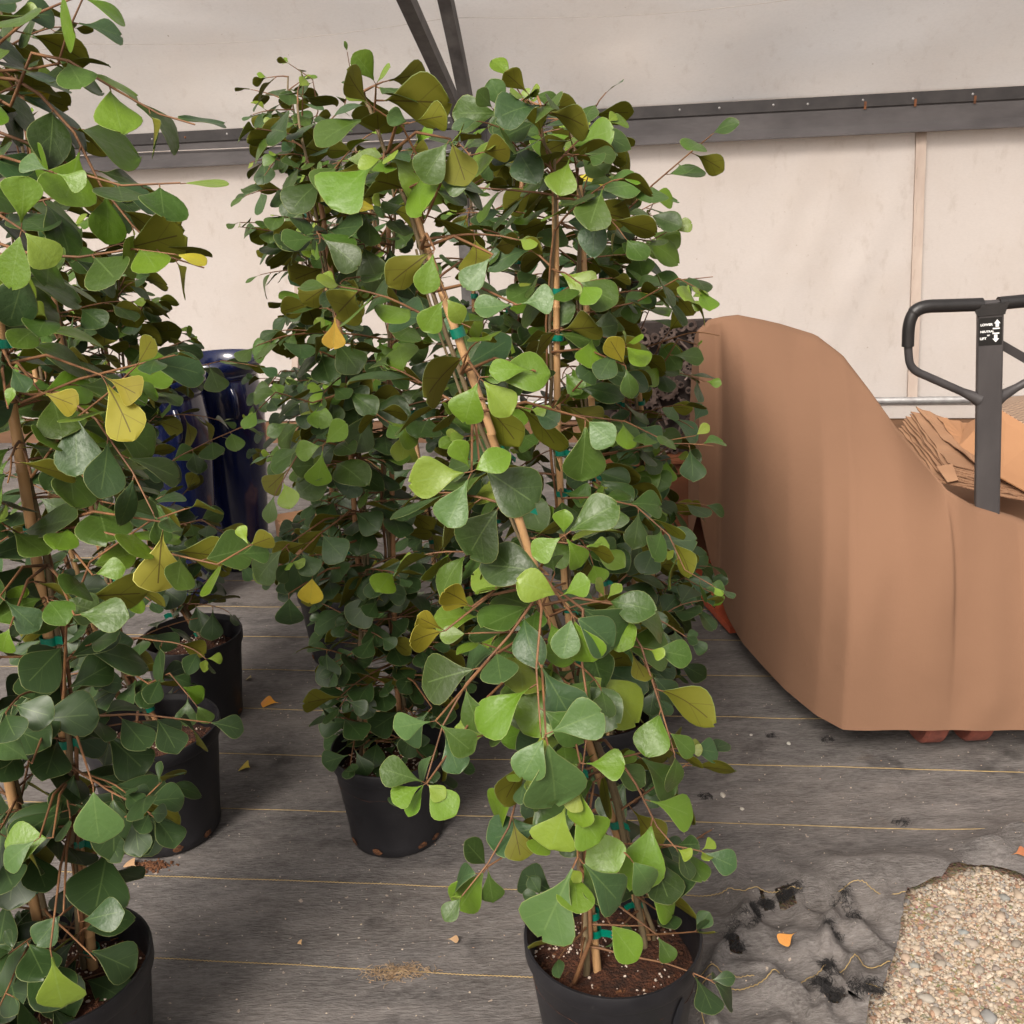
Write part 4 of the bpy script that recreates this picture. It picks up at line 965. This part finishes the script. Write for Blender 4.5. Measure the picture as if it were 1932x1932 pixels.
# cardboard carton seen between the figs
def carton(name, c, size, rz, label, open_=False):
    root = empty(name, c); root.rotation_euler = (0, 0, rz); tag(root, label, 'box'); sx, sy, sz = size; t = .005
    for nm, ce, s in (('side', (0, -sy/2, sz/2), (sx, t, sz)), ('side', (0, sy/2, sz/2), (sx, t, sz)), ('side', (-sx/2, 0, sz/2), (t, sy-t*1.2, sz)), ('side', (sx/2, 0, sz/2), (t, sy-t*1.2, sz)), ('bottom', (0, 0, t/2+.001), (sx-t*1.2, sy-t*1.2, t))):
        mb = MB(); mb.box(ce, s); mb.build(nm, MCARD, root)
    for sg in (-1, 1):
        mb = MB(); mb.box((0, sg*(sy/4+.001), sz+.004), (sx, sy/2-.004, .004), Matrix.Rotation(sg*.06, 3, 'X')); mb.build('flap', MCARD2, root)
    return root
p = gnd(585, 1075, .012); p.z = .012; carton('carton', p, (.20, .16, .22), .4, 'plain brown carton on the cloth behind the dark figs')

# pallet jack -------------------------------------------------------------
JY = gnd(1845, 1405).y
JB = gnd(1842, 1400); JB.z = .0
JK = empty('pallet_jack', Vector((JB.x, JY, .010))); tag(JK, 'black handled pallet jack with red twin wheels and control decal', 'pallet jack'); JO = JK.location.copy()
TOPC = atY(1868, 585, JY); BOTC = atY(1856, 1300, JY)
ax = (TOPC-BOTC).normalized(); hx = Vector((cos(radians(19)), -sin(radians(19)), 0)); hx = (hx-ax*hx.dot(ax)).normalized(); hn = hx.cross(ax)      # hn faces the camera
if hn.y > 0: hn = -hn
ppm = (atY(1900, 700, JY)-atY(1800, 700, JY)).length/100
def hp(px, py, d=0.0): return atY(px, py, JY) + hn*d
mb = MB(); mb.bar(BOTC, TOPC+ax*.002, 44*ppm, 30*ppm, up=hn); 
POST = mb.build('handle_post', MJACK, JK, JO)
bm_ = POST.modifiers.new('bevel', 'BEVEL'); bm_.width = .004; bm_.segments = 2
mb = MB(); cc = TOPC; vs = []
for z, wd in ((-.008, 23.5), (.004, 26), (.017, 30)):
    for a, b in ((-1, -1), (1, -1), (1, 1), (-1, 1)): vs.append(cc + hx*a*wd*ppm + hn*(-b)*18*ppm + ax*z)
mb.add(vs, [(i*4+j, i*4+(j+1) % 4, i*4+4+(j+1) % 4, i*4+4+j) for i in range(2) for j in range(4)]+[(3, 2, 1, 0), (8, 9, 10, 11)]); mb.build('head_bracket', MBLACK, JK, JO)
def zz(x, y): return ((1700+x/3.865)*.9434, (560+y/3.864)*.9434)      # detail view -> pixels
def rounded(pl, it=3):
    for _ in range(it):
        o = [pl[0]]
        for a, b in zip(pl, pl[1:]): o += [a*.75+b*.25, a*.25+b*.75]
        pl = o+[pl[-1]]
    return pl
def mirror(p):
    return p + BARD*(2*(TOPC + ax*((p-TOPC).dot(ax)) - p).dot(BARD))
BARD = (hp(*zz(1340, 158)) - hp(*zz(640, 203))).normalized()
loopL = [hp(*zz(x, y)) for x, y in ((1110, 186), (760, 198), (530, 204), (454, 310), (447, 560), (470, 690), (620, 755), (960, 905))]
gripL = [hp(*zz(x, y)) for x, y in ((1020, 189), (760, 198), (530, 204), (454, 310), (447, 512))]
for k in range(2):
    lp = loopL if k == 0 else [mirror(p) for p in loopL]; gp = gripL if k == 0 else [mirror(p) for p in gripL]
    mb = MB(); q = rounded(lp, 4); mb.tube(q, 7.6*ppm, 12); mb.build('handle_loop', MJACK, JK, JO)
    mb = MB(); q = rounded(gp, 4); n = len(q); mb.tube(q, [(12.2 if i < n*.6 else 11.2)*ppm for i in range(n)], 14); mb.build('grip', MBLACK, JK, JO)
    mb = MB(); e = lp[-1]; d = (lp[-1]-lp[-2]).normalized(); mb.tube([e-d*.035, e, e+d*.012], [7.6*ppm, 11*ppm, 14*ppm], 10); mb.build('gusset', MJACK, JK, JO)
# scalloped control lever behind the post
mb = MB(); mb.bar(hp(1880, 648, -.03), hp(1990, 712, -.03), .020, .006, up=hn); 
mb.build('control_lever', MJACK, JK, JO)
# decal
DEC = hp(*zz(1112, 380)) - hn*0 ; DEC = DEC + hn*(15.6*ppm - (DEC-TOPC).dot(hn)); DEC = DEC + hx*(-.5*ppm - (DEC-TOPC).dot(hx)); dw, dh = 39*ppm, 51*ppm
mb = MB(); fr3 = Matrix((hx, ax, hn)).transposed(); mb.box(DEC, (dw, dh, .0012), fr3); DECO = mb.build('decal', MLBLK, JK, JO)
def dz(x, y): return (x-1112)/3.864*.9434*ppm, -(y-380)/3.865*.9434*ppm
def put_text(txt, x, y, size):
    cu = bpy.data.curves.new('lettering', 'FONT'); cu.body = txt; cu.size = size; cu.offset = size*.045; cu.align_x = 'LEFT'; cu.align_y = 'CENTER'
    to = bpy.data.objects.new('lettering', cu); COL.objects.link(to); dg = bpy.context.evaluated_depsgraph_get(); me = bpy.data.meshes.new_from_object(to.evaluated_get(dg))
    bpy.data.objects.remove(to); me.materials.clear(); me.materials.append(MTXT); o = bpy.data.objects.new('lettering', me); COL.objects.link(o); o.parent = DECO
    u, v = dz(x, y); m = fr3.to_4x4(); m.translation = DEC + hx*u + ax*v + hn*.0010 - JO; o.matrix_basis = m
for s_, x, y, sz in (('LOWER', 1043, 329, .0074), ('NEUTRAL', 1043, 381, .0066), ('or', 1090, 408, .0062), ('LIFT', 1040, 433, .0076)): put_text(s_, x, y, sz)
def deco_poly(name, pts):
    mb = MB(); mb.add([DEC + hx*dz(x, y)[0] + ax*dz(x, y)[1] + hn*.0011 for x, y in pts], [tuple(range(len(pts)))]); mb.build(name, MTXT, DECO, JO)
deco_poly('arrow', [(1136, 322), (1147, 322), (1147, 348), (1170, 348), (1170, 322), (1180, 322), (1158, 292)][::-1])
deco_poly('arrow', [(1126, 436), (1138, 436), (1138, 406), (1161, 406), (1161, 436), (1173, 436), (1150, 464)])
for x, y in ((1152, 360), (1150, 397)): deco_poly('bar_mark', [(x-24, y+5), (x+24, y+5), (x+24, y-5), (x-24, y-5)])
# wheels, pump, forks
for px in (1795, 1887):
    c = gnd(px, 1398, .10); c = Vector((c.x, JY+.03, .112)); rot = Matrix.Rotation(pi/2, 3, 'Y')
    mb = MB(); mb.lathe([(.045, -.030), (.092, -.030), (.100, -.022), (.100, .022), (.092, .030), (.045, .030)], 30, c, 0, True, rot); wh = mb.build('wheel', MRED, JK, JO, sharp=35)
    mb = MB(); mb.lathe([(.0005, -.026), (.044, -.026), (.044, .026), (.0005, .026)], 20, c, 0, False, rot); mb.build('hub', MJACK, wh, JO, sharp=35)
mb = MB(); mb.tube([Vector((JB.x-.10, JY+.03, .112)), Vector((JB.x+.12, JY+.03, .112))], .014, 10); mb.build('axle', MJACK, JK, JO)
mb = MB(); mb.tube([Vector((JB.x+.005, JY+.03, .14)), Vector((JB.x+.005, JY+.03, .42))], .055, 20); mb.build('pump', MJACK, JK, JO)
mb = MB(); mb.box((JB.x, JY+.20, .30), (.30, .10, .34)); mb.build('fork_head', MRED, JK, JO)
for sx in (-.19, .19):
    mb = MB(); mb.box((JB.x+sx, JY+.20+.62, .125), (.155, 1.15, .05)); mb.build('fork', MRED, JK, JO)

# tan stand-in shape for the unseen load and pump ---------------------------------
TOPL = [(1304, 640), (1322, 622), (1340, 604), (1368, 598), (1395, 595), (1440, 604), (1475, 612), (1540, 632), (1590, 670), (1640, 735), (1690, 805), (1740, 868), (1790, 928), (1840, 958), (1880, 968), (1932, 985), (2000, 1020), (2060, 1080), (2090, 1140)]
BOTL = [(1318, 960), (1330, 1020), (1345, 1075), (1370, 1160), (1400, 1212), (1440, 1258), (1480, 1300), (1540, 1350), (1590, 1377), (1640, 1378), (1700, 1378), (1800, 1378), (1932, 1378), (2000, 1376), (2060, 1350), (2090, 1300)]
def interp(pl, x):
    if x <= pl[0][0]: return pl[0][1]
    for a, b in zip(pl, pl[1:]):
        if x <= b[0]: return lerp(a[1], b[1], (x-a[0])/(b[0]-a[0]))
    return pl[-1][1]
FY = JY-.125
cols = [1318+(2090-1318)*i/110 for i in range(111)]; rows = 44; vs = []
for i, c in enumerate(cols):
    yb, yt = interp(BOTL, c), interp(TOPL, c)
    B = gnd(c, yb, .115)
    if B.y > 3.25: B = atY(c, yb, 3.25)
    tt = min(1, max(0, (c-1480)/330)); tt = tt*tt*(3-2*tt); Dt = max(lerp(3.32, FY+.10, tt), B.y+.02)
    T = atY(c, yt, Dt)
    edge = 1.0
    for j in range(rows+1):
        t = j/rows; hz = t**.62 if Dt > B.y+.1 else t; dy = t**2.4
        ztz = lerp(B.z, T.z, hz); yy = lerp(B.y, T.y, dy)
        # keep to this picture column's vertical plane: x follows the ray azimuth between both ends
        xx = lerp(B.x, T.x, dy)
        fold = (.010*nz(xx*1.0+yy*.6, ztz*.5, 2, 6) + .006*sin(c*.055+2*nz(xx, ztz, 0, 3)))*(1-t)**.8*min(1, t*6+.3)
        vs.append(Vector((xx, yy - fold, ztz)))
    for j in range(1, 13):       # over the top and down the back
        t = j/12; a = t*pi/2
        vs.append(Vector((T.x*(1+.05*t), T.y + .26*sin(a)+.05*t, lerp(T.z, .10, (1-cos(a))**1.2))))
nr = rows+13; n = len(cols)
mb = MB(); mb.add(vs, [(i*nr+j, (i+1)*nr+j, (i+1)*nr+j+1, i*nr+j+1) for i in range(n-1) for j in range(nr-1)], 0, True)
for col_ in (0, n-1): mb.add([vs[col_*nr+j] for j in range(nr)], [tuple(range(nr)) if col_ == 0 else tuple(reversed(range(nr)))])
CV = gnd(1700, 1300); CV.z = .1
standin = mb.build('load_standin', MSTANDIN, None, CV); tag(standin, 'plain tan stand-in shape for the unseen load on the pallet jack', 'cover')

# scrap metal panel ------------------------------------------------------------
SY = 3.72
SP = empty('scrap_metal_panel', Vector((atY(1270, 870, SY).x, SY, .46))); tag(SP, 'upright panel welded from rusty gears rings and tube ends', 'sculpture'); SO = SP.location.copy()
a0, a1 = atY(1130, 616, SY), atY(1345, 880, SY)
mb = MB(); mb.box(((a0.x+a1.x)/2, SY+.06, (a0.z+a1.z)/2), (a1.x-a0.x, .05, a0.z-a1.z)); mb.build('backing', MSCRAPD, SP, SO)
R = random.Random(77)
def gear(c, r, kind):
    mb = MB(); rot = Matrix.Rotation(pi/2, 3, 'X') @ Matrix.Rotation(R.gauss(0, .25), 3, 'Y'); d = R.uniform(.008, .02)
    ri = r*R.uniform(.45, .7); mb.lathe([(ri, -d/2), (r, -d/2), (r, d/2), (ri, d/2)], 18, c, 0, True, rot)
    if kind == 'gear':
        for k in range(12):
            a = 2*pi*k/12; mb.box(c + rot @ Vector((cos(a)*r*1.05, sin(a)*r*1.05, 0)), (r*.22, r*.22, d*.95), rot @ Matrix.Rotation(a, 3, 'Z'))
        for k in range(3):
            a = 2*pi*k/3+.3; mb.box(c, (ri*1.9, r*.12, d*.7), rot @ Matrix.Rotation(a, 3, 'Z'))
    mb.build('gear' if kind == 'gear' else 'ring', MSCRAP, SP, SO, sharp=35)
placed = []
for k in range(260):
    x, z = R.uniform(a0.x+.01, a1.x-.005), R.uniform(a1.z+.01, a0.z-.005); r = R.choice((.012, .016, .02, .028, .04))
    if any((x-q[0])**2+(z-q[1])**2 < ((r+q[2])*.82)**2 for q in placed): continue
    placed.append((x, z, r)); gear(Vector((x, SY+R.uniform(.0, .022), z)), r, 'gear' if r > .02 and R.random() < .6 else 'ring')
for k in range(26):
    x, z = R.uniform(a0.x+.03, a1.x-.03), R.uniform(a1.z+.02, a0.z-.02); a = R.uniform(0, pi); d = Vector((cos(a), .2, sin(a)))*R.uniform(.02, .05)
    mb = MB(); mb.tube([Vector((x, SY+.01, z))-d, Vector((x, SY+.01, z))+d], R.uniform(.004, .008), 8); mb.build('rod', MSCRAP, SP, SO)
for k in range(7):
    a = 2*pi*k/6; cc = atY(1298, 812, SY-.02) + (Vector((cos(a), 0, sin(a)))*.015 if k < 6 else Vector((0, 0, 0))); mb = MB(); mb.lathe([(.0042, -.015), (.0068, -.015), (.0068, .015), (.0042, .015)], 12, cc, 0, True, Matrix.Rotation(pi/2, 3, 'X')); mb.build('tube_end', MSCRAP, SP, SO)
cc = atY(1298, 812, SY-.02); mb = MB(); mb.lathe([(.030, -.008), (.036, -.008), (.036, .008), (.030, .008)], 28, cc, 0, True, Matrix.Rotation(pi/2, 3, 'X')); mb.build('ring', MSCRAP, SP, SO)
# rust brown plinth and orange skid under it
p0 = atY(1235, 870, SY)
RB = empty('rust_plinth', Vector((a0.x+.25, SY, .05))); tag(RB, 'rust brown sheet steel plinth beneath the scrap metal panel', 'plinth')
for nm, c_, s_ in (('front_sheet', ((a0.x+a1.x)/2+.10, SY-.055, .25), (.62, .012, .41)), ('top_sheet', ((a0.x+a1.x)/2+.10, SY+.03, .447), (.66, .22, .012)), ('side_sheet', ((a0.x+a1.x)/2-.20, SY+.04, .25), (.012, .17, .40)), ('side_sheet', ((a0.x+a1.x)/2+.40, SY+.04, .25), (.012, .17, .40))):
    mb = MB(); mb.box(c_, s_); mb.build(nm, MRUSTBOX, RB, RB.location)
q0, q1 = gnd(1285, 1088, .03), gnd(1378, 1192, .03)
OS = empty('orange_skid', Vector((q0.x, q0.y, .012))); tag(OS, 'worn orange red skid lying under the rust brown plinth', 'skid'); d = (q1-q0).normalized(); nrm = Vector((-d.y, d.x, 0)); nrm = nrm if nrm.x > 0 else -nrm
for k in range(4):
    off = nrm*(.045+.105*k); mb = MB(); a_, b_ = q0-d*.25+off, q1+d*.0+off; a_.z = b_.z = .035+.002*(k % 2); mb.bar(a_, b_, .095, .022, up=Vector((0, 0, 1))); mb.build('board', MORANGE, OS, OS.location)
for k in range(2):
    a_ = lerp(q0, q1, .1+.6*k)+nrm*.02; b_ = a_+nrm*.36; a_.z = b_.z = .018; mb = MB(); mb.bar(a_, b_, .05, .010, up=Vector((0, 0, 1))); mb.build('batten', MORANGE, OS, OS.location)

# cardboard heap by the wall ---------------------------------------------------
R = random.Random(9)
def sheet(corners, th, label, mats=(MCARD, MCARDE), torn=True, name='cardboard_sheet'):
    c = [Vector(p) for p in corners]; n = (c[1]-c[0]).cross(c[3]-c[0]).normalized(); n = n if n.z > 0 else -n
    top = []; m = 9
    for a, b in zip(c, c[1:]+c[:1]):
        for k in range(m):
            t = k/m; j = Vector((0, 0, 0)) if not torn or k == 0 else Vector((R.gauss(0, .0035), R.gauss(0, .0035), R.gauss(0, .0025))); top.append(lerp(a, b, t)+j)
    N_ = len(top); ctr = sum(top, Vector())/N_; org = ctr.copy(); mb = MB(); bot = [p-n*th for p in top]
    mb.add(top+[ctr+n*R.uniform(-.006, .008)], [(k, (k+1) % N_, N_) for k in range(N_)], 0); mb.add(bot+[ctr-n*th], [((k+1) % N_, k, N_) for k in range(N_)], 0)
    mb.add(top+bot, [(k, N_+k, N_+(k+1) % N_, (k+1) % N_) for k in range(N_)], 1)
    return tag(mb.build(name, list(mats), None, org), label, 'cardboard', 'flattened cardboard sheets heaped by the wall')
def cp(x, y, Y): return atY((1700+x/3.864)*.9434, (560+y/3.864)*.9434, Y)
# heap: sheets slope down towards the camera and to the right
for k in range(9):
    o = k*18; Yb, Yf = 4.55-.012*k, 4.02-.012*k
    P = [cp(470-14*k+R.uniform(-14, 14), 1015+o*1.0, Yb), cp(760-10*k+R.uniform(-22, 22), 1410+o*1.0, Yf), cp(1500, 1640+o*.65, Yf-.05), cp(1500, 1240+o*.9, Yb)]
    lab = 'flattened cardboard sheet, %s from the top of the sloping stack by the wall' % ('first second third fourth fifth sixth seventh eighth ninth'.split()[k])
    sheet(P, .0042, lab)
sheet([cp(510, 975, 4.6), cp(700, 1210, 4.3), cp(990, 1420, 4.0), cp(1000, 1180, 4.45)], .004, 'topmost torn cardboard sheet with pointed corner on the heap')
sheet([cp(675, 1060, 4.5), cp(860, 1290, 4.2), cp(1000, 1420, 4.05), cp(960, 1110, 4.5)], .004, 'lighter folded cardboard flap lying on top of the heap', (MCARD2, MCARDE))
sheet([cp(668, 1440, 3.98), cp(755, 1562, 3.90), cp(838, 1545, 3.92), cp(790, 1420, 4.0)], .004, 'small torn cardboard scrap poking out below the heap', (MCARD, MCARDE), torn=False)
f0 = [gnd(1600, 905, .013), gnd(1720, 1010, .013), gnd(2050, 1010, .013), gnd(2050, 900, .013)]
sheet([gnd(1560, 880, .016), gnd(1690, 1040, .016), gnd(2100, 1060, .016), gnd(2100, 900, .016)], .004, 'wide tan cardboard sheet spread flat on the cloth under the heap')
# bright carton with log print on top
c1 = cp(1330, 1560, 3.90); bx = empty('printed_carton', c1); tag(bx, 'orange brown carton with log print lid leaning on the heap', 'box')
q = [cp(1150, 990, 4.28), cp(1120, 1500, 3.95), cp(1480, 1700, 3.88), cp(1480, 1190, 4.15)]
def slab(pts, depth, name, mats, par):
    n = (pts[1]-pts[0]).cross(pts[3]-pts[0]).normalized(); n = n if n.y > 0 else -n
    vs = pts + [p+n*depth for p in pts]; mb = MB(); mb.add(vs, [(0, 1, 2, 3), (7, 6, 5, 4), (0, 4, 5, 1), (1, 5, 6, 2), (2, 6, 7, 3), (3, 7, 4, 0)]); return mb.build(name, mats, par, par.location)
slab(q, .006, 'front_panel', MCARD2, bx)
q2 = [cp(1150, 988, 4.278), cp(1480, 1188, 4.148), cp(1480, 880, 4.55), cp(1200, 905, 4.55)]
slab(q2, .006, 'lid', MLOG, bx)
q3 = [cp(900, 1120, 4.45), cp(850, 1290, 4.2), cp(1118, 1500, 3.955), cp(1148, 992, 4.282)]
slab(q3, .006, 'side_panel', MCARD2, bx)
q4 = [cp(1000, 1500, 4.45), cp(1480, 1700, 4.4), cp(1480, 885, 4.56), cp(1195, 910, 4.56)]
slab(q4, .006, 'back_panel', MCARD, bx)

# fallen leaves, twigs and crumbs on the cloth ------------------------------------
R = random.Random(15)
def fallen(px, py, dirpx, L, col, label, curl=0):
    p = gnd(px, py, 0); z = cloth_z(p.x, p.y)+.004; p.z = z; q = gnd(*dirpx, 0); q.z = z+.002
    T = (q-p); me = LEAF[(7 if curl else 3)]
    ob = put_leaf(p, T, Vector((R.gauss(0, .15), -.45, 1)), L*1.25, (*col, 1), None, Vector((0, 0, 0)), R, me); ob.name = 'fallen_leaf'; ob.location.z += .008
    tag(ob, label, 'leaf'); return ob
fallen(532, 1338, (490, 1332), .050, (.62, .26, .015), 'bright orange fallen leaf on the cloth between two pots')
fallen(477, 1463, (445, 1447), .045, (.50, .38, .06), 'pale yellow fallen leaf curled on the cloth', 1)
fallen(478, 1290, (455, 1283), .02, (.22, .17, .06), 'small dull brown fallen leaf beside the scuffed pots', 1)
fallen(1500, 1795, (1485, 1805), .030, (.55, .24, .06), 'dry orange leaf scrap on the rumpled cloth')
fallen(843, 1787, (862, 1787), .017, (.36, .23, .13), 'tiny brown dry leaf disc on the cloth beside the front pot')
fallen(572, 1800, (566, 1792), .012, (.45, .28, .14), 'tiny tan leaf crumb on a bare stretch of cloth')
fallen(1905, 1637, (1925, 1632), .03, (.36, .13, .06), 'reddish brown dry leaf on the lower cloth by the gravel')
# soil spill under the scuffed pot
mb = MB(); c = gnd(285, 1640, 0)
for _ in range(160):
    q = c + Vector((R.gauss(0, .022), R.gauss(0, .010), 0)); r = R.uniform(.0015, .005); stone(mb, Vector((q.x, q.y, cloth_z(q.x, q.y)+r*.4)), r, .8, R)
tag(mb.build('soil_spill', MDRAIN, None), 'brown soil crumbs spilled under the scuffed pot', 'soil', kind='stuff')
fallen(262, 1650, (245, 1640), .03, (.42, .26, .15), 'dry tan leaf scrap among the spilled soil')
# dead straw tuft
mb = MB(); c = gnd(752, 1842, 0)
for _ in range(260):
    q = c + Vector((R.gauss(0, .030), R.gauss(0, .010), 0)); a = R.uniform(0, 6.28); L = R.uniform(.006, .018); z = cloth_z(q.x, q.y); pts = []
    for k in range(3): pts.append((q.x, q.y, z+.001+R.uniform(0, .005))); a += R.gauss(0, .7); q = q+Vector((cos(a), sin(a), 0))*L/2
    mb.tube(pts, .0006, 3, cap=False)
tag(mb.build('straw_tuft', simple('straw', (.42, .30, .18), (.28, .18, .10), 60, .9, 0), None), 'tangled tuft of pale dead straw on the stripe yarn', 'straw', kind='stuff')
# twig
a_ = gnd(1285, 1615); b_ = gnd(1342, 1582); mb = MB(); pts = []
for k in range(8):
    t = k/7; p = lerp(a_, b_, t); pts.append((p.x, p.y+.004*sin(t*3), cloth_z(p.x, p.y)+.006+.008*t))
mb.tube(pts, [.0028-.0012*k/7 for k in range(8)], 6); mb.tube([pts[4], (pts[4][0]+.012, pts[4][1]-.006, pts[4][2]+.006)], .0012, 5); tag(mb.build('twig', MTWIG, None), 'short reddish twig on the cloth beside the front pot', 'twig')
# little stones and lint on the cloth
for px, py, r, col in ((1488, 1408, .009, (.45, .44, .40)), (1417, 1392, .006, (.55, .52, .48)), (1364, 1507, .010, (.50, .46, .40)), (1400, 1532, .008, (.55, .52, .46)), (460, 1272, .004, (.6, .6, .6))):
    p = gnd(px, py); smooth_pebble('pebble', p, r*.75, col, 'small pale pebble lying loose on the grey cloth', 'loose pebbles on the cloth', z=cloth_z(p.x, p.y)-.001)
mb = MB()
for _ in range(900):
    p = gnd(R.uniform(250, 1932), R.uniform(1180, 1932)); 
    if inpoly(p.to_2d(), GRAV): continue
    r = R.uniform(.0008, .0022); stone(mb, Vector((p.x, p.y, cloth_z(p.x, p.y)+r*.3)), r, .6, R)
tag(mb.build('lint_crumbs', MSTONE, None), 'scattered pale crumbs and grit on the grey cloth', 'crumbs', kind='stuff')
